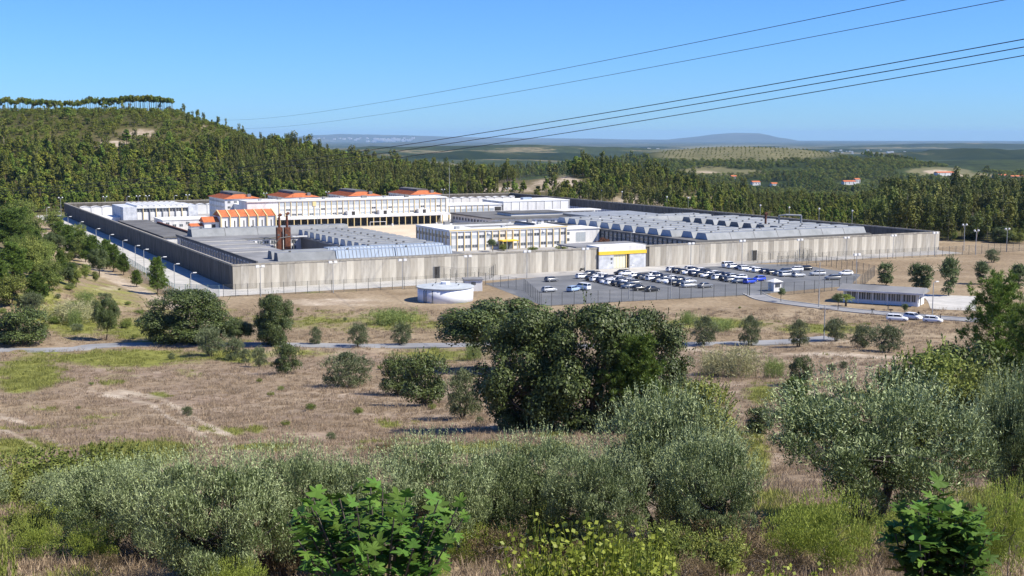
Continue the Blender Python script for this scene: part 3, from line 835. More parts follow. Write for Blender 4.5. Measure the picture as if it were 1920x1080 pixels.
# ------------------------------------------------------------------ four cell wings with orange hip roofs
def wing(s0, t0, t1, label):
    w = 15.5; s1 = s0 + w; eh = 11.6
    e = yard('cell_wing', label, 'building', s0, t0, group=None)
    MB().box(s0, s1, t0, t1, -.1, eh).build('wall', M['white'], e)
    rise = 2.3; ins = 6.0; sm = (s0 + s1) / 2; ov = .6
    r = MB()
    r.add([(s0 - ov, t0 - ov, eh), (s1 + ov, t0 - ov, eh), (s1 + ov, t1 + ov, eh), (s0 - ov, t1 + ov, eh), (sm, t0 + ins, eh + rise), (sm, t1 - ins, eh + rise)],
          [(0, 1, 4), (1, 2, 5, 4), (2, 3, 5), (3, 0, 4, 5), (0, 3, 2, 1)])
    ro = r.build('roof', M['tile'], e)
    courses = MB()
    for sd in (-1, 1):
        for k in range(14):
            u = k / 14.0
            sx = sm + sd * (w / 2 + ov) * (1 - u); zz = eh + rise * u
            ta, tb = t0 - ov + (ins + ov) * u, t1 + ov - (ins + ov) * u
            courses.box(sx - .12, sx + .12, ta + .1, tb - .1, zz, zz + .09)
    tag(courses.build('tile_courses', M['tile_d'], ro), kind='stuff')
    v = MB()
    v.prism_t([(sm - 3.2, eh + rise - .9), (sm + 3.2, eh + rise - .9), (sm + 2.8, eh + rise + .1), (sm, eh + rise + .35), (sm - 2.8, eh + rise + .1)], t0 + 4.5, t1 - 2)
    v.build('ridge_vent', M['felt_d'], ro)
    MB().box(sm + 3.0, sm + 4.6, t0 + 1.2, t0 + 2.6, eh + .6, eh + 2.0).build('chimney', M['felt'], ro)
    for z in (1.6, 4.4, 7.2, 9.6):
        for k in range(12):
            window(e, s0, t0 + 1.6 + k * (t1 - t0 - 3.2) / 11, z, 1.5, 1.1, -math.pi / 2, 'glass')
    for z in (4.4, 7.2, 9.6):
        for k in range(5): window(e, s0 + 1.9 + k * 2.9, t0, z, 1.4, 1.1, 0, 'glass')
    MB().box(s0 + 4, s1 - 4, U1 + .302, t0 - .002, -.1, 9.4).build('link', M['white'], e)
    return e
wing(56.8, 238, 268, 'orange-roofed cell wing standing left of the other three')
wing(85.0, 238, 268, 'orange-roofed cell wing, second from the marble-ended hall')
wing(115.5, 238, 268, 'orange-roofed cell wing, third from the marble-ended hall')
wing(147.2, 238, 268, 'orange-roofed cell wing nearest the thin tall mast')

# ------------------------------------------------------------------ sports hall with marble ends and vaulted roof
h = yard('sports_hall', 'white hall with marble end walls, upright panels and scalloped vault roof', 'building', 11.5, 233)
MB().box(11.5, 17.2, 233, 262, -.1, 9.2).build('marble_end', M['marble'], h)
MB().box(39.4, 43.6, 233, 262, -.1, 9.2).build('marble_end', M['marble'], h)
MB().box(17.2, 39.4, 233.6, 262, -.1, 8.6).build('wall', M['white'], h)
MB().box(17.2, 39.4, 233.1, 262, 8.602, 9.1).build('eaves_beam', M['white2'], h)
npn = 8; pwid = 22.2 / npn
for k in range(npn + 1):
    MB().box(17.2 + k * pwid - .13, 17.2 + k * pwid + .13, 233.02, 233.6, 0, 8.6).build('pilaster', M['ochre'] if k % 2 else M['felt'], h)
for k in range(npn):
    window(h, 17.2 + (k + .5) * pwid, 233.6, 6.9, 2.3, 1.5, 0, 'glass')
    MB().box(17.2 + k * pwid + .25, 17.2 + (k + 1) * pwid - .25, 233.45, 233.598, 3.2, 6.7).build('wall_panel', M['white'], h)
for k in range(9):
    c0 = 17.2 + (k + .5) * 22.2 / 9; r = 22.2 / 18
    pts = [(c0 + r * math.cos(x), 9.1 + .9 * math.sin(x)) for x in np.linspace(math.pi, 0, 9)]
    MB().prism_t(pts, 233.2, 261.9).build('roof_vault', M['white2'], h)
MB().box(2.5, 11.4, 240, 258, -.1, 4.6).build('side_annexe', M['white'], h)
lo = yard('service_building', 'low white building with small windows before the marble-ended hall', 'building', 20, 208)
MB().box(24, 46, 212, 231, -.1, 4.4).build('wall', M['white'], lo)
MB().box(23.8, 46.2, 211.8, 231.2, 4.402, 4.75).build('roof', M['white2'], lo)
for k in range(7): window(lo, 26 + k * 2.8, 212, 1.6 if k % 3 else 2.5, 1.6, 1.2, 0)
MB().box(40.8, 42.2, 211.9, 211.998, 0, 2.4).build('door', M['dark'], lo)

# ------------------------------------------------------------------ chapel-like building with saw-edged orange roof
ch = yard('chapel', 'cream building with six orange roof bays, ochre fins and slit windows', 'building', 44.6, 196)
MB().box(44.6, 68.0, 196, 209, -.1, 6.3).build('wall', M['white'], ch)
for k in range(6):
    s0 = 44.6 + k * 3.9
    r = MB().prism_s([(195.6, 6.25), (202.5, 8.8), (209.4, 6.25)], s0 + .22, s0 + 3.7).build('roof_bay', M['tile'], ch)
    MB().box(s0 + 1.72, s0 + 2.12, 195.93, 195.998, .9, 4.6).build('slit_window', M['dark'], ch)
for k in range(7):
    s0 = 44.6 + k * 3.9
    MB().prism_s([(195.3, -.1), (195.3, 6.5), (202.5, 9.0), (209.7, 6.5), (209.7, 6.2), (202.5, 8.6), (195.99, 6.2), (195.99, -.1)], s0 - .2, s0 + .2).build('fin', M['ochre'], ch)
MB().box(38.2, 44.3, 198, 206, -.1, 4.2).build('porch_wall', M['white'], ch)
MB().prism_s([(197.4, 4.15), (202, 6.2), (206.6, 4.15)], 37.8, 44.35).build('porch_roof', M['tile'], ch)
MB().box(41.2, 42.8, 197.92, 197.998, .5, 3.2).build('porch_door', M['dark'], ch)
MB().box(33, 38, 199, 205, -.1, 2.6).build('store_wall', M['white'], ch)
MB().prism_s([(198.6, 2.55), (202, 3.6), (205.4, 2.55)], 32.7, 38.1).build('store_roof', M['tile'], ch)
# ------------------------------------------------------------------ workshops with ridged roof lights
def monitor(parent, s0, s1, t0, t1, z0, z1, mat, joints=0, dark_end=True, endm='sheet_b'):
    k = (t1 - t0) * .18
    o = MB().prism_s([(t0, z0), (t1, z0), (t1 - k, z1), (t0 + k, z1)], s0, s1).build('roof_light', M[mat], parent)
    e = MB()
    e.prism_s([(t0 + .25, z0 + .15), (t1 - .25, z0 + .15), (t1 - k - .12, z1 - .15), (t0 + k + .12, z1 - .15)], s0 - .06, s0 - .002)
    e.build('end_panel', M[endm], o)
    if joints:
        n = int((s1 - s0) / joints)
        sl = math.hypot(k, z1 - z0)
        for i in range(1, n):
            s = s0 + (s1 - s0) * i / n
            j = MB()
            j.add([(s - .09, t0 - .03, z0), (s + .09, t0 - .03, z0), (s + .09, t0 + k - .03, z1 + .05), (s - .09, t0 + k - .03, z1 + .05),
                   (s - .09, t1 - k + .03, z1 + .05), (s + .09, t1 - k + .03, z1 + .05)], [(0, 1, 2, 3), (3, 2, 5, 4)])
            j.build('joint', M['felt_d'], o)
    for i in range(int((s1 - s0) / 9)):
        q = MB(); sx = s0 + 4 + i * 9; tm = (t0 + t1) / 2
        q.box(sx - .25, sx + .25, tm - .25, tm + .25, z1, z1 + .45); q.build('vent', M['felt_d'], o)
    return o

def ribbed(parent, s0, s1, t0, t1, z0, z1, mat):
    o = monitor(parent, s0, s1, t0, t1, z0, z1, mat)
    k = (t1 - t0) * .18; n = int((s1 - s0) / 1.1); me_ = MB()
    me_.add([(-.09, -.05, 0), (.09, -.05, 0), (.09, k - .05, z1 - z0 + .06), (-.09, k - .05, z1 - z0 + .06), (-.09, t1 - t0 - k, z1 - z0 + .06), (.09, t1 - t0 - k, z1 - z0 + .06)], [(0, 1, 2, 3), (3, 2, 5, 4)])
    rm = me_.mesh('rib'); oo = ORIG[parent.name]
    for i in range(n):
        r = inst('rib', rm, M['sheet_p'], o); r.location = (s0 + .5 + i * (s1 - s0 - 1) / (n - 1) - oo[0], t0 - oo[1], z0 - oo[2])
    return o

LZ = 5.4
lw = yard('workshop', 'grey-roofed workshop round a court with rusty chimneys, near the shaded wall', 'building', 10, 13)
rf = MB()
rf.box(10, 72.5, 13, 36, LZ - .5, LZ); rf.box(10, 72.5, 95, 118, LZ - .5, LZ); rf.box(10, 27, 36, 95, LZ - .5, LZ); rf.box(47.5, 72.5, 36, 95, LZ - .5, LZ)
rf.build('roof', M['felt'], lw)
MB().box(10.3, 72.2, 13.3, 35.7, -.1, LZ - .502).build('front_wing_wall', M['white'], lw)
MB().box(10.3, 72.2, 95.3, 117.7, -.1, LZ - .502).build('rear_wing_wall', M['white'], lw)
MB().box(10.3, 26.7, 36, 95, -.1, LZ - .502).build('side_wing_wall', M['white'], lw)
MB().box(47.8, 72.2, 36, 95, -.1, LZ - .502).build('side_wing_wall', M['felt_d'], lw)
for k in range(28):
    t = 15 + k * 3.55
    window(lw, 10.3, t + 1.4, 2.9, 2.3, 1.5, -math.pi / 2, 'glass')
    MB().box(10.02, 10.28, t - .42, t - .08, -.1, LZ - .502).build('pier', M['concrete'], lw)
MB().box(9.8, 10.28, 13, 118, LZ + .002, LZ + .45).build('parapet', M['felt_d'], lw)
for k in range(8): window(lw, 28.5 + k * 2.4, 95.3, 3.1, 1.7, 1.3, 0); 
for k in range(8): window(lw, 28.5 + k * 2.4, 95.3, 1.1, 1.7, 1.3, 0)
for t in (44, 58, 72, 86): MB().box(10.5, 26.5, t, t + .5, LZ + .002, LZ + .22).build('roof_seam', M['concrete'], lw)
for t in (50, 62, 76): MB().box(11, 26.8, t, t + 6, LZ + .002, LZ + .05).build('roof_patch', M['road'], lw)
monitor(lw, 13.5, 48, 108.5, 116.5, LZ, 7.9, 'sheet', 11, endm='felt')
monitor(lw, 48.3, 70, 108.5, 116.5, LZ, 7.9, 'sheet', 11, endm='sheet')
for k in range(11):
    t = 31.5 + k * 6.35
    monitor(lw, 48.6, 71, t, t + 5.6, LZ, 7.4, 'sheet', 7.5, endm='sheet_b')
monitor(lw, 16.3, 33, 14.3, 18.6, LZ, 7.6, 'sheet', 0, endm='felt')
monitor(lw, 16.3, 33, 20.2, 25.0, LZ, 7.6, 'sheet', 0, endm='felt')
ribbed(lw, 33.3, 51, 14.3, 19.0, LZ, 7.6, 'sheet_b'); ribbed(lw, 51.3, 69, 14.3, 19.0, LZ, 7.6, 'sheet_b')
ribbed(lw, 33.3, 69.5, 21.0, 27.0, LZ, 7.8, 'sheet_b')

ck = []
for (s, t, hh) in ((39.2, 91.5, 12.4), (41.6, 90.5, 12.9)):
    e = yard('chimney_stack', 'rusty steel chimney with a cowl in the workshop court, ' + ('left of its twin' if s < 40 else 'taller of the pair'), 'chimney', s, t)
    MB().box(s - .95, s + .95, t - 1.0, t + 1.0, -.1, 9.0).build('duct', M['rust'], e)
    MB().tube([(s, t, 8.7), (s, t, hh)], [.45, .4], 10).build('flue', M['rust'], e)
    MB().tube([(s, t, hh - .1), (s - .1, t, hh + .5), (s + .5, t, hh + .9), (s + .9, t, hh + .7)], [.45, .55, .5, .4], 8).build('cowl', M['rust'], e)
    MB().box(s - .9, s - .2, t - 1.06, t - 1.002, 6.2, 6.8).build('hatch', M['steel_d'], e)
e = yard('conveyor_frame', 'dark bent pipe frame beside the rusty chimneys in the court', 'frame', 34, 84)
for s in (30, 35):
    MB().tube([(s, 84, -.05), (s + .3, 84, 4), (s + 2.2, 84, 6.0), (s + 6, 85, 6.3)], .17, 6).build('pipe', M['steel_d'], e)
MB().tube([(30.2, 84, 4.2), (35.3, 84, 4.2)], .12, 6).build('pipe', M['steel_d'], e)
MB().box(42.2, 47.4, 86.2, 87.2, 5.9, 6.3).build('walkway', M['white2'], e)
MB().box(42.4, 42.7, 86.4, 86.7, 0, 5.9).build('post', M['steel_d'], e)

# long flat store behind the left workshop
fs = yard('flat_store', 'long dark flat-roofed store along the shaded concrete wall', 'building', 4, 112)
MB().box(6.5, 17.5, 121, 214, -.1, 4.3).build('wall', M['white'], fs)
MB().box(6.2, 17.8, 120.7, 214.3, 4.302, 4.9).build('roof', M['felt_d'], fs)
MB().box(17.3, 18.1, 120.6, 190, 4.902, 5.6).build('parapet', M['rust'], fs)
for k in range(16): window(fs, 17.5, 124 + k * 5.5, 1.5, 1.8, 1.2, math.pi / 2)
st2 = yard('flat_store', 'grey flat-roofed link between the orange-bayed chapel and the workshop', 'building', 22, 122)
MB().box(20, 70, 124, 150, -.1, 3.9).build('wall', M['white'], st2)
MB().box(19.7, 70.3, 123.7, 150.3, 3.902, 4.3).build('roof', M['felt_d'], st2)
for k in range(12): window(st2, 23 + k * 4, 124, 1.3, 1.8, 1.2, 0)

# right workshop complex
RZ = 5.4
rw_ = yard('workshop', 'large workshop with rows of pale ridged roof lights beside the gatehouse', 'building', 158, 17)
MB().box(158.3, 191.7, 17.3, 119.7, -.1, RZ - .502).build('wall', M['sheet'], rw_)
MB().box(191.702, 233.7, 17.3, 33.7, -.1, RZ - .502).build('front_wing_wall', M['sheet'], rw_)
MB().box(191.702, 228, 104.3, 119.7, -.1, RZ - .502).build('rear_wing_wall', M['sheet'], rw_)
MB().box(206.3, 233.7, 34, 100, -.1, RZ - .502).build('far_wing_wall', M['concrete'], rw_)
rf = MB()
rf.box(158, 192, 17, 120, RZ - .5, RZ); rf.box(192, 234, 17, 34, RZ - .5, RZ); rf.box(192, 228.3, 104, 120, RZ - .5, RZ); rf.box(206, 234, 34, 100.3, RZ - .5, RZ)
rf.build('roof', M['felt_d'], rw_)
for k in range(12):
    t = 18.6 + k * 8.28
    front = k in (0, 1); back = k in (10, 11)
    s1 = 233 if front else (226 if back else 190.5)
    monitor(rw_, 161.0 - (.0 if k > 1 else -3.0), s1, t, t + 7.2, RZ, 7.55, 'sheet_p', 9.5 if (front or back) else 10, endm='sheet_b')
for k in range(8):
    t = 36 + k * 7.9
    monitor(rw_, 208, 232.5, t, t + 6.3, RZ, 7.4, 'sheet_p', 0, endm='felt')
for k in range(34):
    t = 19 + k * 2.97
    MB().box(157.95, 158.28, t - .2, t + .2, -.1, RZ - .502).build('pier', M['steel_d'], rw_)
    window(rw_, 158.3, t + 1.48, 3.0, 2.1, 1.2, -math.pi / 2, 'glass')
    window(rw_, 158.3, t + 1.48, .9, 2.1, 1.2, -math.pi / 2, 'glass')
for k in range(14): window(rw_, 206.3, 37 + k * 4.5, 3.2, 2.4, 1.2, -math.pi / 2, 'glass')
e = yard('roof_duct', 'pale steel duct bent over the far ridged roof lights', 'duct', 219, 47)
MB().tube([(219, 50, RZ), (219, 50, 10.2), (221, 48.5, 10.5), (227, 47, 10.2)], .35, 8).build('pipe', M['sheet_p'], e)
MB().tube([(227, 47, 10.2), (227, 47, 7.2)], .35, 8).build('pipe', M['sheet_p'], e)
e = yard('roof_duct', 'rusty hooded flue standing between the ridged roof lights', 'duct', 214, 52)
MB().tube([(214, 51.6, RZ - .1), (214, 51.6, 10.4)], .4, 8).build('pipe', M['rust'], e)
MB().tube([(214, 51.6, 10.3), (214, 51.6, 10.8), (214.6, 51.2, 11.1)], [.6, .7, .5], 8).build('hood', M['rust'], e)

# ------------------------------------------------------------------ buildings in the middle rear
e = yard('refectory', 'low building with wide dark grey flat roof behind the sports yard', 'building', 150, 160)
MB().box(153, 188, 160, 204, -.1, 4.2).build('wall', M['white'], e)
MB().box(152, 189, 159, 205, 4.202, 4.75).build('roof', M['felt_d'], e)
MB().box(166, 192, 168, 182, 4.752, 5.9).build('roof_box', M['white2'], e)
MB().box(165.5, 192.5, 167.5, 182.5, 5.902, 6.15).build('box_roof', M['felt_d'], e)
for k in range(10): window(e, 156 + k * 3.3, 160, 1.6, 2.2, 1.5, 0)
for k in range(13): window(e, 153, 162 + k * 3.2, 1.8, 2.0, 1.4, -math.pi / 2)
e = yard('kitchen_block', 'white flat-roofed block with row of windows right of the long arcade', 'building', 160, 226)
MB().box(158, 190, 226, 244, -.1, 6.4).build('wall', M['white'], e)
MB().box(157.7, 190.3, 225.7, 244.3, 6.402, 6.85).build('roof', M['white2'], e)
for k in range(9):
    window(e, 160.5 + k * 3.0, 226, 3.4, 2.4, 1.5, 0, 'glass_l')
    MB().box(158.85 + k * 3.0, 159.05 + k * 3.0, 225.72, 225.998, 0, 6.4).build('pilaster', M['ochre'], e)
MB().box(186.2, 189.6, 225.9, 225.998, 2.4, 5.4).build('loading_door', M['dark'], e)
e = yard('storehouse', 'plain white block with upright joints before the rear corner', 'building', 191, 226)
MB().box(191, 228, 226, 250, -.1, 7.6).build('wall', M['white'], e)
MB().box(190.8, 228.2, 225.8, 250.2, 7.602, 7.95).build('roof', M['white2'], e)
for k in range(8): MB().box(195.2 + k * 4.6, 195.4 + k * 4.6, 225.9, 225.998, .2, 7.5).build('joint', M['felt'], e)
MB().box(207, 212, 236, 239, 7.952, 9.0).build('roof_unit', M['sheet_b'], e)
for k in (1, 4): window(e, 193 + k * 4.6, 226, 1.2, 1.0, 1.6, 0)
e = yard('covered_walk', 'long white flat-roofed covered walk before the plain white block', 'shelter', 168, 208)
MB().box(168, 236, 208, 219, 3.4, 3.9).build('roof', M['white2'], e)
for k in range(10): MB().box(169 + k * 7.2, 169.4 + k * 7.2, 208.3, 208.7, 0, 3.398).build('post', M['white'], e)
MB().box(192, 236, 214, 218.8, -.1, 3.398).build('back_wall', M['white'], e)
e = yard('rear_shed', 'pale blue sheet-roofed shed between covered walk and ridged workshop', 'shed', 196, 140)
MB().box(196, 232, 140, 190, -.1, 3.6).build('wall', M['white'], e)
MB().prism_s([(139.5, 3.58), (190.5, 3.58), (178, 4.9), (152, 4.9)], 195.5, 232.5).build('roof', M['sheet_p'], e)
for k in range(8): window(e, 199 + k * 4.2, 140, 1.3, 2.4, 1.4, 0)
e = yard('low_annexe', 'low flat annexe with pale roof behind the ochre-pilastered building', 'building', 141, 106)
MB().box(141, 156, 108, 140, -.1, 3.8).build('wall', M['white'], e)
MB().box(140.6, 156.4, 107.6, 140.4, 3.802, 4.25).build('roof', M['white2'], e)
for k in range(4): window(e, 143 + k * 3.6, 108, 1.4, 2.2, 1.3, 0)

def goal(s, t, label):
    e = yard('goal_frame', label, 'goal', s, t)
    MB().tube([(s, t, 0), (s, t, 2.44)], .09, 6).build('post', M['signwhite'], e)
    MB().tube([(s + 7.3, t, 0), (s + 7.3, t, 2.44)], .09, 6).build('post', M['signwhite'], e)
    MB().tube([(s - .05, t, 2.44), (s + 7.35, t, 2.44)], .09, 6).build('crossbar', M['signwhite'], e)
goal(109, 192, 'white goal frame on the sandy yard before the arcade')
for s, t in ((93, 190), (121, 196), (141, 193)):
    e = yard('yard_bollard', 'small white bin on the sandy yard by the arcade', 'bin', s, t, group='white bins along the arcade')
    MB().tube([(s, t, 0), (s, t, 1.0)], [.38, .42], 8).build('body', M['signwhite'], e)
    MB().tube([(s, t, 1.0), (s, t, 1.15)], [.46, .2], 8).build('lid', M['lamp'], e)
e = yard('radio_mast', 'thin tall mast rising behind the long arcade block', 'mast', 178, 262)
MB().tube([(178, 262, 0), (178, 262, 12), (178, 262, 25)], [.16, .12, .06], 6).build('pole', M['steel'], e)
MB().tube([(177.4, 262, 23), (178.6, 262, 23)], .05, 5).build('crossarm', M['steel'], e)
for k in range(3): MB().tube([(178, 262, 16 + k * 2), (178.5, 262, 16 + k * 2)], .05, 4).build('rung', M['steel'], e)
# ------------------------------------------------------------------ fences
random.seed(5)
post_me = MB().tube([(0, 0, -.3), (0, 0, 3.1), (0, 0, 3.25)], [.07, .07, .035], 5).mesh('post'); post_me.materials.append(M['steel_d'])
post_g = MB().tube([(0, 0, -.3), (0, 0, 3.0), (0, 0, 3.1)], [.06, .06, .03], 5).mesh('post'); post_g.materials.append(M['teal'])
def fence(label, pts, h=3.1, step=3.2, mat='steel_d', gap=.25, wth=.02, pm=None, sp=False):
    P = [W(*p) if not sp else Vector((p[0], p[1], 0)) for p in pts]
    e = thing('chain_link_fence', label, 'fence', (P[0].x, P[0].y, hgt(P[0].x, P[0].y)))
    base = e.location.copy(); mb = MB()
    for a, b in zip(P[:-1], P[1:]):
        n = max(1, round((b - a).length / step)); 
        for i in range(n + (1 if b is P[-1] else 0)):
            q = a.lerp(b, i / n); q.z = hgt(q.x, q.y)
            inst('post', pm or post_me, None, e).location = q - base
        for i in range(n):
            q0 = a.lerp(b, i / n); q1 = a.lerp(b, (i + 1) / n)
            q0.z = hgt(q0.x, q0.y); q1.z = hgt(q1.x, q1.y)
            q0 -= base; q1 -= base
            nz = int(h / gap)
            for k in range(nz + 1):
                z = .08 + k * (h - .1) / nz; w = wth * (1.8 if k in (0, nz) else 1)
                mb.add([q0 + Vector((0, 0, z)), q1 + Vector((0, 0, z)), q1 + Vector((0, 0, z + w)), q0 + Vector((0, 0, z + w))], [(0, 1, 2, 3)])
            nx = int((q1 - q0).length / gap); d = (q1 - q0).normalized() * wth
            for k in range(1, nx):
                c = q0.lerp(q1, k / nx)
                mb.add([c + Vector((0, 0, .08)), c + d + Vector((0, 0, .08)), c + d + Vector((0, 0, h)), c + Vector((0, 0, h))], [(0, 1, 2, 3)])
    tag(mb.build('wire_mesh', M[mat], e), kind='stuff')
    return e
fence('chain link fence between pale wall apron and water tank slope', [(-6, -14), (18, -16.5), (43.6, -19.3), (62, -16.5)])
fence('chain link fence closing the car park from the dry slope', [(63, -16.5), (66.8, -36.3), (56.5, -65), (61.8, -65.6), (84, -67), (112, -71)])
fence('chain link fence round the car park beside the reception hut', [(121, -74), (135, -73), (150, -70), (171.5, -52), (178.5, -23.5), (164, -17.8)])
fence('chain link fence before the wall end and round bush', [(165.5, -17.8), (188.2, -13.5), (230.8, -17), (275, -15), (340, -10)])
fence('teal mesh fence along the patrol road by the young pines', [(-14.2, 240), (-14.2, 150), (-14.4, 76.8), (-15.9, 25.4), (-16.3, -6), (-7, -13.8)], 3.0, 3.2, 'teal', .16, .03, post_g)
fence('short chain link cage against the streaked wall near the pump house', [(58, -.4), (60, -9), (70, -9.2), (76, -.4)], 3.6)
fence('short chain link cage at the wall beyond the parked vans', [(167, -.4), (165, -9), (185, -9), (187, -.4)], 3.6)
for s_, l_ in ((57.0, 'dark doorway in the streaked wall by the pump house cage'), (168.2, 'dark doorway in the streaked wall by the van-side cage')):
    e = yard('wall_door', l_, 'door', s_, -.1)
    MB().box(s_, s_ + 1.7, -.12, -.03, 0, 3.3).build('leaf', M['dark'], e)
    MB().box(s_ - .12, s_, -.14, -.02, 0, 3.42).build('frame', M['steel'], e)
    MB().box(s_ + 1.7, s_ + 1.82, -.14, -.02, 0, 3.42).build('frame', M['steel'], e)

# car park gate and booth
e = yard('vehicle_gate', 'open dark mesh gate leaf by the white guard booth', 'gate', 115, -71)
for s in (112.6, 116.2): MB().box(s - .1, s + .1, -71.1, -70.9, -.1, 3.5).build('post', M['steel_d'], e)
gl = MB(); 
for z in (.2, 1.7, 3.2): gl.box(116.3, 119.2, -71.04, -70.96, z, z + .08)
for k in range(12): gl.box(116.3 + k * .26, 116.33 + k * .26, -71.02, -70.98, .2, 3.25)
gl.build('leaf', M['steel_d'], e)
e = yard('guard_booth', 'small white guard booth with pyramid roof at the car park gate', 'booth', 124.5, -66)
MB().box(123.3, 125.7, -67.2, -64.8, 0, 2.5).build('wall', M['white'], e)
MB().add([(122.9, -67.6, 2.5), (126.1, -67.6, 2.5), (126.1, -64.4, 2.5), (122.9, -64.4, 2.5), (124.5, -66, 3.3)], [(0, 1, 4), (1, 2, 4), (2, 3, 4), (3, 0, 4), (3, 2, 1, 0)]).build('roof', M['white2'], e)
MB().box(123.7, 125.3, -67.25, -67.202, 1.1, 2.1).build('window', M['glass'], e)
MB().box(123.25, 123.298, -66.4, -65.4, 0, 2.1).build('door', M['glass_l'], e)

# ------------------------------------------------------------------ lamp posts
def lamp(base, top_h, kind, label, group, rz=TH):
    e = thing('lamp_post', label, 'lamp post', base, rz, group)
    MB().tube([(0, 0, -.2), (0, 0, top_h * .5), (0, 0, top_h)], [.13, .10, .08], 6).build('pole', M['steel'], e)
    if kind == 'flood':
        MB().box(-.95, .95, -.06, .06, top_h - .05, top_h + .05).build('crossarm', M['steel'], e)
        for sx in (-.7, .7):
            MB().box(sx - .42, sx + .42, -.30, .12, top_h + .052, top_h + .62).build('floodlight', M['lamp'], e)
    elif kind == 'double':
        MB().box(-1.0, 1.0, -.05, .05, top_h - .04, top_h + .06).build('crossarm', M['steel'], e)
        for sx in (-.85, .85): MB().tube([(sx, 0, top_h + .06), (sx, 0, top_h + .3), (sx, 0, top_h + .6), (sx, 0, top_h + .68)], [.12, .36, .3, .05], 8).build('lantern', M['lamp'], e)
    elif kind == 'lantern':
        MB().tube([(0, 0, top_h - .02), (0, 0, top_h + .35), (0, 0, top_h + .75), (0, 0, top_h + .85)], [.14, .42, .34, .05], 8).build('lantern', M['lamp'], e)
    elif kind == 'arm':
        MB().tube([(0, 0, top_h - .05), (.1, 0, top_h + .3), (.9, 0, top_h + .42)], [.07, .06, .05], 5).build('arm', M['steel'], e)
        MB().box(.6, 1.5, -.16, .16, top_h + .34, top_h + .54).build('lamp_head', M['lamp'], e)
    else:
        MB().tube([(0, 0, top_h), (0, 0, top_h + .08)], [.09, .04], 6).build('cap', M['steel'], e)
    return e
def lamp_px(x, yb, yt, kind, label, group):
    p = ground_px(x, yb); d = p.y
    return lamp(p, max(3.0, (yb - yt) * d / FPX), kind, label, group)
for x, yb, yt in [(489, 556, 501), (625, 549, 493), (755, 541, 489), (877, 527, 482), (988, 522, 473), (1097, 513, 468)]:
    lamp_px(x, yb, yt, 'flood', 'twin floodlight post before the streaked wall, gatehouse side of the tank' if x > 700 else 'twin floodlight post before the streaked wall near the shaded corner', 'floodlights along the front wall')
for x, yb, yt in [(1295, 501, 458), (1391, 496, 453), (1499, 490, 451), (1586, 489, 447), (1674, 484, 443), (1752, 481, 438)]:
    lamp_px(x, yb, yt, 'flood', 'twin floodlight post before the streaked wall beyond the gatehouse', 'floodlights along the front wall')
for x, yb, yt in [(1807, 470, 423), (1829, 478, 434), (1887, 472, 431), (1731, 436, 415)]:
    lamp_px(x, yb, yt, 'double', 'double lantern lamp post on dry grass past the wall end', 'lamp posts beyond the wall end')
for x, yb, yt in [(1479, 425, 393), (1535, 428, 398), (1597, 433, 403), (1425, 420, 392), (1250, 400, 372), (1290, 402, 374), (1166, 388, 364), (1128, 385, 362)]:
    p = ground_px(x, yb); s, t = st_of(p.x, p.y)
    if s < 253: s = 256; p = W(s, t + 8)
    lamp(p, 8.0, 'lantern', 'lantern lamp post just outside the wall below the eucalyptus wood', 'lamps outside the right wall')
for x, yt in [(119, 373), (192, 371), (264, 370), (334, 368), (248, 369), (475, 364), (594, 363), (831, 356), (972, 356)]:
    s = (x - 122) / 848 * 250
    lamp(W(s, WALL_D + 6), 8.6, 'double', 'double lantern lamp post behind the rear wall', 'lamps behind the rear wall')
for t, hh in [(-6, 5.2), (14, 5.6), (31, 6), (57, 6), (71, 6), (93, 6), (119, 6), (149, 6), (190, 6), (225, 6), (262, 6), (300, 6)]:
    lamp(W(-12.2, t), hh, 'arm', 'slim grey lamp post on the patrol road beside the shaded wall', 'lamps along the patrol road')
for x, yb, yt, k, lab in [(1179, 561, 500, 'arm', 'tall slim lamp post among the parked cars before the gatehouse'), (1258, 558, 502, 'pole', 'thick bare pole at the car park fence'),
                          (1535, 576, 491, 'pole', 'tall bare pole beside the dead forked tree'), (1545, 637, 571, 'pole', 'bare concrete pole standing by the olive-lined road'),
                          (1605, 532, 479, 'flood', 'twin floodlight post behind the reception hut'), (1748, 590, 531, 'arm', 'slim lamp post by the hut forecourt')]:
    lamp_px(x, yb, yt, k, lab, None)
for s, t, hh, lab in [(71.5, 150, 11, 'slim pole at the edge of the sandy yard by rusty chimneys'), (147, 62, 10, 'slim pole before the dark-windowed workshop side'), (110, 60, 10, 'slim pole before the ochre-pilastered building'),
                      (22, 285, 11, 'slim pole behind the marble-ended hall'), (44, 285, 11, 'slim pole between the hall and the first cell wing'), (131, 14, 9, 'slim pole just behind the gatehouse')]:
    lamp(W(s, t), hh, 'arm', lab, None)

# ------------------------------------------------------------------ water tank and pump house
TX, TY, TR = -16.3, 301.5, 6.8
e = thing('water_tank', 'round white water tank with flat grey roof on the dry slope', 'water tank', (TX, TY, 0))
n = 48
ring = lambda r: [(r * math.cos(6.28318 * k / n), r * math.sin(6.28318 * k / n)) for k in range(n)]
MB().prism_z(ring(TR), -.6, 3.3).build('wall', M['tank'], e)
for p in e.children[0].data.polygons: p.use_smooth = abs(p.normal.z) < .5
rf = MB()
r0, r1 = ring(TR + .25), ring(.5)
rf.add([(x, y, 3.3) for x, y in r0] + [(x, y, 3.5) for x, y in r0] + [(x, y, 4.05) for x, y in r1],
       [(k, (k + 1) % n, n + (k + 1) % n, n + k) for k in range(n)] + [(n + k, n + (k + 1) % n, 2 * n + (k + 1) % n, 2 * n + k) for k in range(n)] + [tuple(range(2 * n, 3 * n)), tuple(range(n))[::-1]])
ro = rf.build('roof', M['tankroof'], e)
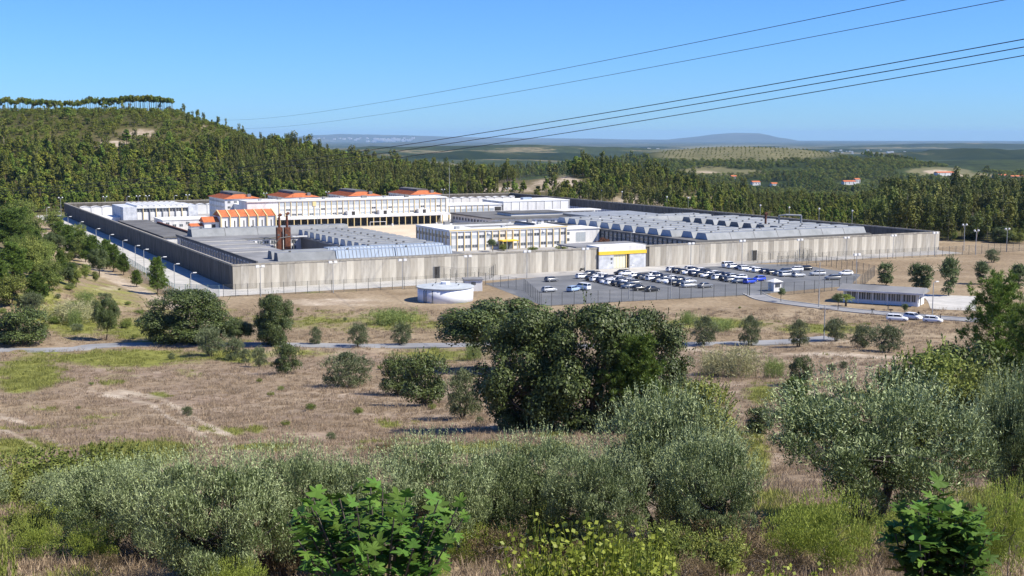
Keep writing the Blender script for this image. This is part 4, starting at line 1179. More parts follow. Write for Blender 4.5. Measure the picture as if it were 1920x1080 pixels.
MB().prism_z([(1.1 * math.cos(k), 1.1 * math.sin(k)) for k in np.linspace(0, 5.8, 8)], 3.95, 4.55).build('hatch', M['tank'], ro)
for x, y in ((-3, -2.5), (3.2, -1.5), (2.5, 2.5), (-2.6, 2.6)): MB().tube([(x, y, 3.6), (x, y, 4.05), (x + .3, y, 4.1)], .12, 6).build('vent_pipe', M['steel_d'], ro)
for a in (-2.35, -2.25, -1.98):
    x, y = (TR + .1) * math.cos(a), (TR + .1) * math.sin(a)
    MB().tube([(x * .985, y * .985, 3.0), (x * 1.01, y * 1.01, 2.9), (x * 1.01, y * 1.01, -.2)], .09, 6).build('pipe', M['steel_d'], e)
p = ground_px(886, 545)
e = thing('pump_house', 'small white pump house with flat roof behind the round tank', 'building', (p.x, p.y + 1.0, 0), math.radians(8))
MB().box(-2.3, 2.3, -2.2, 2.2, -.2, 2.9).build('wall', M['white'], e)
MB().box(-2.6, 2.6, -2.5, 2.5, 2.902, 3.12).build('roof', M['felt'], e)
MB().box(-.6, .6, -2.26, -2.202, 1.7, 2.4).build('window', M['glass'], e)
for k in range(3): MB().box(-2.36, -2.302, -1.6 + k * 1.3, -.9 + k * 1.3, 1.9, 2.4).build('window', M['glass'], e)
MB().box(2.302, 2.36, -.5, .5, 0, 2.1).build('door', M['steel_d'], e)

# ------------------------------------------------------------------ reception hut
pl = ground_px(1582, 566); pr = ground_px(1722, 575)
d = (pr - pl); ra = math.atan2(d.y, d.x); Lr = d.length
e = thing('reception_hut', 'long low hut with grey sloping roof and glazed front by the entrance road', 'building', (pl.x, pl.y, min(pl.z, pr.z)), ra)
ORIG[e.name] = (0, 0, 0)
MB().box(0, Lr, 0, 6.5, -.3, .75).build('plinth_wall', M['tank'], e)
MB().box(0, Lr, .12, 6.5, .752, 3.0).build('wall', M['white'], e)
MB().prism_s([(-1.3, 2.95), (6.9, 2.95), (6.9, 3.2), (2.9, 4.2), (-1.3, 3.25)], -1.2, Lr + 1.2).build('roof', M['felt'], e)
MB().box(-1.3, Lr + 1.3, -1.45, -1.302, 2.85, 3.3).build('fascia', M['white'], e)
nw = 14
for k in range(nw):
    window(e, .6 + (k + .5) * (Lr - 1.2) / nw, .12, .9, (Lr - 1.2) / nw - .14, 1.8, 0, 'glass')
for k in range(6): MB().box(.1 + k * (Lr - .4) / 5, .32 + k * (Lr - .4) / 5, -1.0, -.78, -.2, 2.95).build('post', M['white'], e)
MB().box(Lr - .02, Lr + .05, 1.5, 2.6, -.2, 2.1).build('door', M['steel_d'], e)

# ------------------------------------------------------------------ cars
def wheel_mesh():
    t = MB(); r = .32
    t.tube([(0, -.11, 0), (0, -.07, 0), (0, .07, 0), (0, .11, 0)], [r * .86, r, r, r * .86], 14)
    return t.mesh('tyre')
tyre_me = wheel_mesh(); tyre_me.materials.append(M['tyre'])
hub_me = MB().tube([(0, -.125, 0), (0, .125, 0)], [.19, .19], 10).mesh('rim'); hub_me.materials.append(M['hub'])

def loft(secs):
    """cross sections (x, half width low, half width belt, z low, z belt, half width top) joined front to back"""
    mb = MB(); n = 8
    for (x, wl, wb, zl, zb, wt, zt) in secs:
        mb.v += [(x, -wl, zl), (x, -wb, zl + .22), (x, -wb, zb), (x, -wt, zt), (x, wt, zt), (x, wb, zb), (x, wb, zl + .22), (x, wl, zl)]
    m = len(secs)
    for i in range(m - 1):
        for k in range(n):
            k2 = (k + 1) % n
            mb.f.append((i * n + k, i * n + k2, (i + 1) * n + k2, (i + 1) * n + k))
    mb.f.append(tuple(range(n))[::-1]); mb.f.append(tuple((m - 1) * n + k for k in range(n)))
    return mb
CAR = {}
def car_parts(kind):
    if kind in CAR: return CAR[kind]
    P = {}
    if kind == 'hatchback': Lf, Lb, nose, tail, belt, roofz, ws0, ws1, rw0, rw1 = 2.0, -2.0, .74, .98, .95, 1.48, 1.05, .35, -1.45, -1.9
    elif kind == 'saloon': Lf, Lb, nose, tail, belt, roofz, ws0, ws1, rw0, rw1 = 2.25, -2.25, .74, .98, .93, 1.43, 1.05, .3, -.95, -1.65
    elif kind == 'estate': Lf, Lb, nose, tail, belt, roofz, ws0, ws1, rw0, rw1 = 2.25, -2.25, .76, 1.0, .96, 1.50, 1.1, .4, -1.85, -2.15
    else: Lf, Lb, nose, tail, belt, roofz, ws0, ws1, rw0, rw1 = 2.2, -2.2, .95, 1.25, 1.2, 1.86, 1.45, .85, -2.05, -2.18
    W_ = .88
    secs = [(Lf, W_ * .72, W_ * .80, .32, nose * .86, W_ * .62, nose * .93), (Lf - .25, W_ * .92, W_ * .95, .24, nose, W_ * .78, nose + .06), (ws0 + .1, W_ * .96, W_, .22, belt - .06, W_ * .86, belt + .02),
            (ws0 - .6, W_ * .96, W_, .22, belt, W_ * .88, belt + .04), (rw1 + .3, W_ * .96, W_, .22, belt + .02, W_ * .88, belt + .05),
            (Lb + .22, W_ * .93, W_ * .97, .25, tail - .04, W_ * .82, tail), (Lb, W_ * .78, W_ * .85, .36, tail * .86, W_ * .7, tail * .92)]
    P['body'] = loft(secs).mesh('body')
    g_ = MB(); b = belt + .02
    hw, tw = W_ * .86, W_ * .66
    g_.add([(ws0, -hw, b), (rw1, -hw, b), (rw1, hw, b), (ws0, hw, b), (ws1, -tw, roofz - .05), (rw0, -tw, roofz - .05), (rw0, tw, roofz - .05), (ws1, tw, roofz - .05)],
           [(0, 4, 5, 1), (1, 5, 6, 2), (2, 6, 7, 3), (3, 7, 4, 0), (4, 7, 6, 5)])
    P['windows'] = g_.mesh('windows')
    r = MB(); k = .03
    r.add([(ws1 + .05, -tw - k, roofz - .06), (rw0 - .05, -tw - k, roofz - .06), (rw0 - .05, tw + k, roofz - .06), (ws1 + .05, tw + k, roofz - .06),
           (ws1 - .1, -tw * .86, roofz), (rw0 + .08, -tw * .86, roofz), (rw0 + .08, tw * .86, roofz), (ws1 - .1, tw * .86, roofz)],
          [(0, 4, 5, 1), (1, 5, 6, 2), (2, 6, 7, 3), (3, 7, 4, 0), (4, 7, 6, 5), (0, 1, 2, 3)])
    for sy in (-1, 1):
        r.tube([(ws0 + .02, sy * (hw + .01), b), (ws1 + .03, sy * (tw + .02), roofz - .04)], .035, 4)
        r.tube([(rw1 - .02, sy * (hw + .01), b), (rw0 - .03, sy * (tw + .02), roofz - .04)], .06, 4)
        xm = (ws1 + rw0) / 2 - .1
        r.tube([(xm, sy * (hw + .01), b), (xm, sy * (tw + .02), roofz - .04)], .04, 4)
    P['roof'] = r.mesh('roof')
    P['headlight'] = MB().box(-.06, .05, -.17, .17, -.07, .07).mesh('headlight'); P['headlight'].materials.append(M['headlight'])
    P['taillight'] = MB().box(-.04, .05, -.12, .12, -.12, .12).mesh('taillight'); P['taillight'].materials.append(M['taillight'])
    P['plate'] = MB().box(-.02, .02, -.26, .26, -.06, .06).mesh('number_plate'); P['plate'].materials.append(M['signwhite'])
    P['dim'] = (Lf, Lb, nose, tail, W_)
    P['windows'].materials.append(M['carglass'])
    P['body'].materials.append(PAINT['white']); P['roof'].materials.append(PAINT['white'])
    for q_ in P['body'].polygons: q_.use_smooth = len(q_.vertices) == 4
    CAR[kind] = P
    return P
def car(kind, colour, loc, rz, label, group):
    P = car_parts(kind); Lf, Lb, nose, tail, W_ = P['dim']
    e = thing('parked_car' if kind != 'van' else 'parked_van', label, 'car' if kind != 'van' else 'van', loc, rz, group)
    for nm in ('body', 'roof', 'windows'):
        o = inst(nm, P[nm], None, e)
        if nm != 'windows':
            o.material_slots[0].link = 'OBJECT'; o.material_slots[0].material = PAINT[colour]
    for x in (Lf - .78, Lb + .78):
        for y in (-W_ + .1, W_ - .1):
            w = inst('wheel', tyre_me, None, e); w.location = (x, y, .32)
            inst('rim', hub_me, None, w)
    for sy in (-1, 1):
        inst('headlight', P['headlight'], None, e).location = (Lf - .1, sy * W_ * .62, nose * .84)
        inst('taillight', P['taillight'], None, e).location = (Lb + .05, sy * W_ * .66, tail * .80)
    inst('number_plate', P['plate'], None, e).location = (Lb + .02, 0, tail * .58)
    inst('number_plate', P['plate'], None, e).location = (Lf - .01, 0, .48)
    return e
ROWS = [(94.0, -19, -49.5, 'W D K W D W W K K B W K', 'the car row nearest the water tank', 0), (99.4, -13.5, -38, 'G K W W D W B W G', 'the second car row, backing the row nearest the tank', 1),
        (109.2, -15.5, -49.5, 'K W K W K G W K S W K K S', 'the car row straight out from the gate', 0), (114.4, -24, -42, 'W D G W K S', 'the short car row beside the one out from the gate', 1),
        (126.8, -15.5, -47.5, 'W K K W D K W K W K G B', 'the car row just past the gatehouse', 0), (132.2, -16, -44, 'W D W K K W K D S W L', 'the car row backing the one past the gatehouse', 1),
        (148.6, -13.5, -41, 'W W D W W W D K B S', 'the outer car row below the van-side cage', 0)]
CN = {'W': 'white', 'D': 'dark blue', 'K': 'black', 'B': 'blue grey', 'G': 'grey', 'S': 'silver', 'L': 'bright blue'}
kinds = ['hatchback', 'saloon', 'hatchback', 'estate']
ci = 0
for s, ta, tb, cols, rl, flip in ROWS:
    cols = cols.split()
    for i, c_ in enumerate(cols):
        t = ta + (tb - ta) * i / (len(cols) - 1) + random.uniform(-.12, .12)
        k = kinds[(ci * 7 + i * 3) % 4]
        if s == 148.6 and i == 0: k = 'van'
        if random.random() < .06 and i not in (0,): ci += 1; continue
        p = W(s + random.uniform(-.35, .35), t, .03)
        car(k, CN[c_], p, TH + (math.pi if (random.random() < .5) else 0) + random.uniform(-.04, .04), '%s %s parked in %s' % (CN[c_], k, rl), 'cars in the car park')
        ci += 1
for s, t, k, c_, da, lab in [(82.9, -21.6, 'hatchback', 'grey', .1, 'lone grey hatchback parked near the wall apron'), (71.4, -41.5, 'hatchback', 'silver', .0, 'lone silver hatchback by the fence corner near the tank'),
                             (77.6, -43.2, 'estate', 'light blue', .5, 'pale blue estate car parked beside the small white van'), (81.4, -41.5, 'van', 'white', 1.9, 'small white van parked beside the pale blue estate'),
                             (95.6, -52.5, 'saloon', 'black', .2, 'black saloon parked askew at the end of its row'), (112.5, -52.2, 'saloon', 'grey', .15, 'dark grey saloon parked askew out from the gate row'),
                             (128.8, -50.0, 'hatchback', 'bright blue', .2, 'bright blue hatchback at the row end near the guard booth'), (134.6, -46.5, 'hatchback', 'bright blue', 3.2, 'bright blue hatchback beside the white estate near the booth'),
                             (153.7, -34.0, 'estate', 'blue grey', 2.9, 'blue grey estate at the outer edge of the car park'), (159.8, -31.5, 'estate', 'white', 2.9, 'white estate between the blue grey and black cars'),
                             (164.3, -30.6, 'hatchback', 'black', 2.9, 'black hatchback beside the white estate at the outer edge'), (158.4, -43.0, 'estate', 'silver', 2.9, 'silver estate alone on the outer asphalt'),
                             (155.0, -53.3, 'estate', 'grey', 2.9, 'dark grey estate behind the reception hut fence'), (166.0, -46.2, 'hatchback', 'white', 2.9, 'white hatchback parked alone by the fence behind the hut'),
                             (151.0, -43.5, 'hatchback', 'silver', .0, 'silver hatchback at the end of the outer car row')]:
    car(k, c_, W(s, t, .03), TH + da, lab, 'cars in the car park')
for x, y, k, c_, da, lab in [(1682, 602, 'estate', 'white', -.35, 'white estate parked on the dry verge of the entrance road'), (1712, 599, 'hatchback', 'white', -.9, 'white hatchback on the verge with a person at its door'),
                             (1749, 605, 'hatchback', 'white', -.5, 'white hatchback on the verge nearest the tall pine')]:
    p = ground_px(x, y); p.z += .02
    car(k, c_, p, da, lab, 'cars on the verge')

e = yard('motor_scooter', 'dark scooter parked by the wall left of the gatehouse', 'scooter', 103.6, -2.6)
MB().tube([(103.0, -2.6, .3), (103.3, -2.6, .55), (104.0, -2.6, .6), (104.4, -2.6, .95)], [.16, .22, .2, .08], 8).build('body', M['tyre'], e)
MB().tube([(103.0, -2.6, .78), (103.7, -2.6, .82)], [.17, .15], 8).build('seat', M['tyre'], e)
for s in (102.95, 104.45):
    MB().tube([(s, -2.67, .28), (s, -2.53, .28)], .28, 12).build('wheel', M['tyre'], e)
MB().tube([(104.4, -2.95, 1.02), (104.35, -2.6, 1.05), (104.4, -2.25, 1.02)], .04, 5).build('handlebar', M['steel_d'], e)
MB().tube([(104.42, -2.6, .3), (104.35, -2.6, 1.05)], .05, 5).build('fork', M['steel_d'], e)

# ------------------------------------------------------------------ people and tripods by the verge cars
def person(loc, rz, label, k=0):
    e = thing('person', label, 'person', loc, rz)
    J = {'pel': (0, 0, .95), 'sp': (0, .01, 1.15), 'ch': (0, .02, 1.36), 'nk': (0, .03, 1.50), 'hd': (0, .05, 1.62), 'hd2': (0, .05, 1.72)}
    vs = []; es = []; rs = []
    def ch(pts, start=None):
        prev = start
        for p, r in pts:
            vs.append(p); rs.append(r)
            if prev is not None: es.append((prev, len(vs) - 1))
            prev = len(vs) - 1
        return prev
    ch([((0, 0, .95), (.16, .12)), ((0, .01, 1.15), (.145, .10)), ((0, .02, 1.36), (.18, .115)), ((0, .02, 1.47), (.07, .07)), ((0, .03, 1.53), (.055, .055)), ((0, .04, 1.60), (.075, .095)), ((0, .04, 1.70), (.07, .085))])
    for sx in (-1, 1):
        ch([((sx * .10, 0, .86), (.095, .095)), ((sx * .12, .02, .50), (.065, .065)), ((sx * .13, -.01, .10), (.045, .045)), ((sx * .14, .14, .04), (.04, .035))], 0)
        ch([((sx * .20, .02, 1.40), (.06, .06)), ((sx * .25, .0 + .04 * k, 1.12), (.045, .045)), ((sx * .22, .16 + .1 * k, .95 + .12 * k), (.035, .035)), ((sx * .20, .24 + .1 * k, .93 + .14 * k), (.03, .025))], 2)
    me = bpy.data.meshes.new('body'); me.from_pydata(vs, es, [])
    o = inst('body', me, M['cloth'], e)
    sk = o.modifiers.new('skin', 'SKIN')
    for i, r in enumerate(rs): me.skin_vertices[0].data[i].radius = r
    me.skin_vertices[0].data[0].use_root = True
    o.modifiers.new('sub', 'SUBSURF').levels = 1
    hdm = MB()
    hdm.tube([(0, .055, 1.53), (0, .06, 1.57), (0, .06, 1.64), (0, .05, 1.70)], [.05, .082, .092, .08], 10)
    hdm.tube([(0, .14, 1.635), (0, .17, 1.60)], [.015, .02], 5)
    hdm.build('face', M['skin'], e, True)
    MB().tube([(0, .03, 1.63), (0, .03, 1.70), (0, .035, 1.76), (0, .04, 1.785)], [.098, .1, .075, .02], 10).build('hair', M['hair'], e, True)
    return e
p = ground_px(1722, 597); person(p, 2.2, 'person in dark clothes standing at a white car door', 0)
p = ground_px(1763, 604); person(p, 1.4, 'person in dark clothes behind the white car nearest the pine', 1)
for i, (x, y, lab) in enumerate([(1635, 593, 'black camera on a tripod standing alone on the verge'), (1665, 586, 'black camera on a tripod by the road edge'), (1670, 592, 'lower black camera tripod beside the white estate')]):
    p = ground_px(x, y); hh = 1.45 if i != 2 else 1.2
    e = thing('camera_tripod', lab, 'tripod', p)
    for a in (0.3, 2.4, 4.5):
        MB().tube([(0, 0, hh), (.45 * math.cos(a), .45 * math.sin(a), -.02)], [.04, .03], 5).build('leg', M['steel_d'], e)
    MB().box(-.32, .32, -.12, .12, hh, hh + .28).build('camera_body', M['tyre'], e)
    MB().tube([(.3, 0, hh + .14), (.52, 0, hh + .14)], [.09, .11], 8).build('lens', M['tyre'], e)
# ------------------------------------------------------------------ plant meshes
def unit(a):
    return a / (np.linalg.norm(a, axis=-1, keepdims=True) + 1e-9)

def leaf_quads(pos, axis, nrm, ln, wd):
    """one folded-rhombus leaf per position"""
    axis = unit(axis); side = unit(np.cross(axis, nrm))
    ln = np.asarray(ln).reshape(-1, 1); wd = np.asarray(wd).reshape(-1, 1)
    a = pos - axis * ln / 2; c = pos + axis * ln / 2
    b = pos + side * wd / 2; d = pos - side * wd / 2
    V = np.stack([a, b, c, d], 1).reshape(-1, 3)
    return V, np.arange(len(V)).reshape(-1, 4)

def cloud(rng, C, R, n, ln, wd, mode='oak', shell=(.6, 1.0), jit=.35, up=0.25, low=-.35):
    C = np.asarray(C, float); R = np.asarray(R, float)
    if R.ndim == 1: R = np.stack([R, R, R * .85], 1)
    w = (R.prod(1)) ** (2 / 3); w /= w.sum()
    k = rng.choice(len(C), n, p=w)
    d = unit(rng.normal(size=(n, 3)))
    flip = (d[:, 2] < low) & (rng.random(n) < .75); d[flip, 2] *= -1
    r = shell[0] + (shell[1] - shell[0]) * rng.random(n) ** .6
    pos = C[k] + R[k] * d * r[:, None]
    rnd = unit(rng.normal(size=(n, 3)))
    if mode == 'olive':
        axis = unit(d * .55 + np.array([0, 0, .75]) + rnd * .75); nrm = unit(rng.normal(size=(n, 3)) + d * .3)
    elif mode == 'needle':
        axis = unit(d * .7 + np.array([0, 0, .6]) + rnd * .55); nrm = unit(rng.normal(size=(n, 3)))
    else:
        nrm = unit(d * 1.0 + rnd * .62 + np.array([0, 0, up])); axis = np.cross(nrm, unit(rng.normal(size=(n, 3))))
    s = 1 + jit * (rng.random(n) * 2 - 1)
    V, Q = leaf_quads(pos, axis, nrm, ln * s, wd * s)
    tint = np.clip((rng.beta(.9, 1.9, n) if mode == 'olive' else rng.beta(2, 2.6, n)) + .12 * rng.normal(size=len(C))[k], 0, 1)
    return V, Q, tint

def join(parts):
    Vs, Qs, Ts = [], [], []; o = 0
    for V, Q, T in parts:
        Vs.append(V); Qs.append(Q + o); Ts.append(T); o += len(V)
    return np.concatenate(Vs), np.concatenate(Qs), np.concatenate(Ts)

def limb(mb, rng, p0, p1, r0, r1, bend=.12, n=5, seg=4):
    p0 = np.array(p0, float); p1 = np.array(p1, float); L_ = np.linalg.norm(p1 - p0)
    off = rng.normal(size=3) * L_ * bend
    pts = [p0 + (p1 - p0) * u + off * math.sin(math.pi * u) for u in np.linspace(0, 1, seg)]
    mb.tube(pts, list(np.linspace(r0, r1, seg)), n)

class Proto:
    def __init__(self, trunk, crown, h, w):
        self.trunk, self.crown, self.h, self.w = trunk, crown, h, w

def crown_clumps(rng, n, w, h, z0, cr, flat=1.0, top=1.0, full=False):
    """clump centres through an uneven crown volume of width w, from z0 to h"""
    C = []; R = []
    zc = (z0 + h) / 2; rz = (h - z0) / 2
    while len(C) < n and full:           # fuller crown, foliage right down to its foot
        z = rng.random() * 2 - 1; rm = (1 - abs(z) ** (3.2 if z < 0 else 2.2)) ** .45; a = 6.2832 * rng.random(); u = rng.random() ** .4
        C.append(np.array([w / 2 * rm * u * math.cos(a), w / 2 * rm * u * math.sin(a), zc + rz * z])); R.append(cr * (.65 + .7 * rng.random()))
    while len(C) < n:
        d = unit(rng.normal(size=3)); u = rng.random() ** .42
        p = np.array([d[0] * w / 2 * u, d[1] * w / 2 * u, zc + d[2] * rz * u * (top if d[2] > 0 else 1)])
        if p[2] < z0: continue
        C.append(p * np.array([1, 1, 1])); R.append(cr * (.65 + .7 * rng.random()))
    return np.array(C), np.array(R)

def make_tree(seed, name, w, h, z0, nclump, cr, nleaf, ln, wd, mat, bark, trunk_r, mode='oak', forks=1, lean=.05, limbs=10, shell=(.55, 1), sprigs=0, full=False):
    rng = np.random.default_rng(seed)
    C, R = crown_clumps(rng, nclump, w - cr * 1.4, h - cr * .7, z0 + cr * .5, cr, full=full)
    parts = [cloud(rng, C, R, nleaf, ln, wd, mode, shell)]
    if sprigs:      # shoots standing out of the outline
        n = sprigs; d = unit(rng.normal(size=(n, 3))); d[:, 2] = np.abs(d[:, 2]) * .8 + .1; d = unit(d)
        zc = (z0 + h) / 2
        base = np.stack([d[:, 0] * w * .44, d[:, 1] * w * .44, zc + d[:, 2] * (h - z0) * .46], 1)
        per = 9
        k = np.repeat(np.arange(n), per); u = np.tile(np.linspace(0, 1, per), n)
        sd = unit(d * .5 + np.array([0, 0, .8]) + rng.normal(size=(n, 3)) * .3)
        Ls = (.10 + .10 * rng.random(n)) * h
        pos = base[k] + sd[k] * (Ls[k] * u)[:, None]
        ax = unit(sd[k] * .8 + rng.normal(size=(n * per, 3)) * .6)
        V, Q = leaf_quads(pos, ax, unit(rng.normal(size=(n * per, 3))), np.full(n * per, ln), np.full(n * per, wd))
        parts.append((V, Q, np.clip(rng.beta(2.6, 2, n * per), 0, 1)))
    V, Q, T = join(parts)
    crown = arr_mesh(name + '_crown', V, Q, L[mat], False, T)
    mb = MB()
    for f in range(forks):
        a = 6.28 * f / max(forks, 1) + rng.random()
        bx, by = (0, 0) if forks == 1 else (.35 * trunk_r * 3 * math.cos(a), .35 * trunk_r * 3 * math.sin(a))
        tx, ty = bx + lean * h * rng.normal() + (0 if forks == 1 else .10 * w * math.cos(a)), by + lean * h * rng.normal() + (0 if forks == 1 else .10 * w * math.sin(a))
        zt = z0 + (h - z0) * .38
        limb(mb, rng, (bx, by, -.4), (tx, ty, zt), trunk_r, trunk_r * .55, .04, 7, 5)
        for j in range(limbs // forks):
            c = C[rng.integers(len(C))]
            limb(mb, rng, (tx * .9, ty * .9, zt * (.7 + .3 * rng.random())), c, trunk_r * .38, trunk_r * .07, .10, 5, 4)
    trunk = mb.mesh(name + '_trunk'); trunk.materials.append(M[bark])
    trunk.polygons.foreach_set('use_smooth', [True] * len(trunk.polygons))
    return Proto(trunk, crown, h, w)

def make_pine(seed, h, w, nbr, mat='pine', tuft=22, nl=.36, nw=.045, z0=.12, bark='bark_p'):
    rng = np.random.default_rng(seed); mb = MB()
    mb.tube([(0, 0, -.4), (.04 * h * rng.normal() * .3, 0, h * .5), (0, 0, h * .98)], [.022 * h, .014 * h, .003 * h], 7)
    pos = []; ax = []
    for i in range(nbr):
        u = (i + rng.random()) / nbr
        z = h * (z0 + (1 - z0) * u ** .9 * .97)
        Lb = w / 2 * (1.05 - u) ** .55 * (.65 + .5 * rng.random()) + .12
        a = i * 2.4 + rng.random() * .8
        d = np.array([math.cos(a), math.sin(a), .25 + .45 * u])
        p0 = np.array([0, 0, z]); pts = [p0 + d * Lb * k + np.array([0, 0, .22 * Lb * k * k]) for k in (0, .35, .7, 1)]
        mb.tube(pts, list(np.linspace(.006 * h + .01, .006, 4)), 4)
        nt = int(6 + 12 * Lb)
        for j in range(nt):
            k = .3 + .7 * rng.random()
            c = p0 + d * Lb * k + np.array([0, 0, .22 * Lb * k * k]) + rng.normal(size=3) * (.12 * Lb + .05) * np.array([1, 1, .7])
            ctr = unit(d * .5 + np.array([0, 0, .8]) + rng.normal(size=3) * .3)
            q = unit(ctr * .8 + rng.normal(size=(tuft, 3)) * .55)
            pos.append(c + q * nl / 2); ax.append(q)
    pos = np.concatenate(pos); ax = np.concatenate(ax)
    V, Q = leaf_quads(pos, ax, unit(rng.normal(size=(len(pos), 3))), np.full(len(pos), nl), np.full(len(pos), nw))
    T = np.clip(rng.beta(2, 2.4, len(pos)), 0, 1)
    crown = arr_mesh('pine_crown', V, Q, L[mat], False, T)
    tr = mb.mesh('pine_trunk'); tr.materials.append(M[bark])
    return Proto(tr, crown, h, w)

def forest_tree(seed, kind):
    rng = np.random.default_rng(seed); mb = MB()
    if kind == 'pine':
        h, w = 12.0, 5.6
        C = []; R = []
        for i in range(24):
            u = rng.random() ** .8; z = h * (.22 + .74 * u); rr = w / 2 * (1.0 - .80 * u ** 1.5) * (.45 + .55 * rng.random()); a = 6.28 * rng.random()
            C.append((rr * math.cos(a), rr * math.sin(a), z)); R.append(.75 + .65 * (1 - u))
        V, Q, T = cloud(rng, C, np.array(R), 1000, .80, .46, 'oak', (.6, 1), low=-.6)
        mb.tube([(0, 0, -.5), (.1, 0, h * .5), (0, 0, h * .93)], [.20, .15, .04], 5)
        bark, mat = 'bark_p', 'fpine'
    elif kind == 'umbrella':
        h, w = 13.0, 7.0
        C, R = crown_clumps(rng, 24, w - 1.4, h, h * .70, 1.2)
        V, Q, T = cloud(rng, C, R, 900, .8, .42, 'oak', (.5, 1))
        mb.tube([(0, 0, -.5), (.15, 0, h * .5), (0, 0, h * .85)], [.28, .20, .08], 5)
        for i in range(5):
            c = C[rng.integers(len(C))]; mb.tube([(0, 0, h * .66), tuple(c)], [.09, .03], 4)
        bark, mat = 'bark_p', 'fpine'
    elif kind == 'eucalypt':
        h, w = 18.0, 5.8
        C = []; R = []
        for i in range(24):
            u = rng.random(); z = h * (.26 + .70 * u); rr = w / 2 * (1 - .45 * u) * rng.random() ** .5; a = 6.28 * rng.random()
            C.append((rr * math.cos(a), rr * math.sin(a), z)); R.append(.8 + .6 * rng.random())
        R = np.array(R); R = np.stack([R, R, R * 1.45], 1)
        V, Q, T = cloud(rng, C, R, 1050, .85, .42, 'oak', (.6, 1), low=-.7)
        mb.tube([(0, 0, -.5), (.2, 0, h * .4), (0, .1, h * .9)], [.20, .14, .03], 5)
        for i in range(6):
            c = C[rng.integers(len(C))]; mb.tube([(0, 0, c[2] * .75), tuple(c)], [.06, .02], 4)
        bark, mat = 'bark_e', 'feuc'
    elif kind == 'round':
        h, w = 9.0, 8.0
        C, R = crown_clumps(rng, 30, w - 1.8, h, 1.2, 1.3, full=True)
        V, Q, T = cloud(rng, C, R, 1300, .75, .45, 'oak', (.6, 1), low=-.6)
        mb.tube([(0, 0, -.5), (.1, 0, h * .4), (0, 0, h * .7)], [.26, .18, .06], 5)
        bark, mat = 'bark', 'fpine'
    else:   # scrub bush
        h, w = 2.6, 4.2
        C, R = crown_clumps(rng, 14, w - .8, h, .1, .75)
        V, Q, T = cloud(rng, C, R, 420, .46, .24, 'oak', (.4, 1))
        mb.tube([(0, 0, -.3), (0, 0, 1.2)], [.1, .04], 4)
        bark, mat = 'bark', 'scrub'
    crown = arr_mesh(kind + '_crown', V, Q, L[mat], False, T)
    tr = mb.mesh(kind + '_trunk'); tr.materials.append(M[bark])
    # one joined mesh for the countless ones behind
    tv = np.array([v.co for v in tr.vertices]); tq = np.array([list(p.vertices) for p in tr.polygons if len(p.vertices) == 4])
    jm = arr_mesh(kind + '_whole', np.concatenate([V, tv]), np.concatenate([Q, tq + len(V)]), [L[mat], M[bark]], False, np.concatenate([T, np.full(len(tq), .5)]))
    mi = np.zeros(len(Q) + len(tq), np.int32); mi[len(Q):] = 1; jm.polygons.foreach_set('material_index', mi)
    pr = Proto(tr, crown, h, w); pr.whole = bpy.data.objects.new(kind + '_whole', jm)
    return pr

def plant(pr, loc, hs, ws, label, cat='tree', name='tree', group=None, rz=None, crown='crown'):
    e = thing(name, label, cat, loc, random.uniform(0, 6.28) if rz is None else rz, group)
    e.scale = (ws, ws, hs)
    inst('trunk' if cat == 'tree' else 'stems', pr.trunk, None, e)
    inst(crown if cat == 'tree' else 'foliage', pr.crown, None, e)
    return e

def plant_px(pr, x, ytop, ybase, wpx, label, cat='tree', name='tree', group=None, Y=None, rz=None):
    p = ground_px(x, ybase) if Y is None else ground_at(x, Y)
    d = math.hypot(p.x, p.y) / math.cos(math.atan2(abs(p.x), p.y))
    rngd = (p.y * math.cos(PITCH) + (CAMH - p.z) * math.sin(PITCH))
    if Y is not None:
        ybase = float(to_pix(np.array(p.x), np.array(p.y), np.array(p.z))[1])
    h = (ybase - ytop) * rngd / FPX; w = wpx * rngd / FPX
    return plant(pr, p, h / pr.h, w / pr.w, label, cat, name, group, rz)

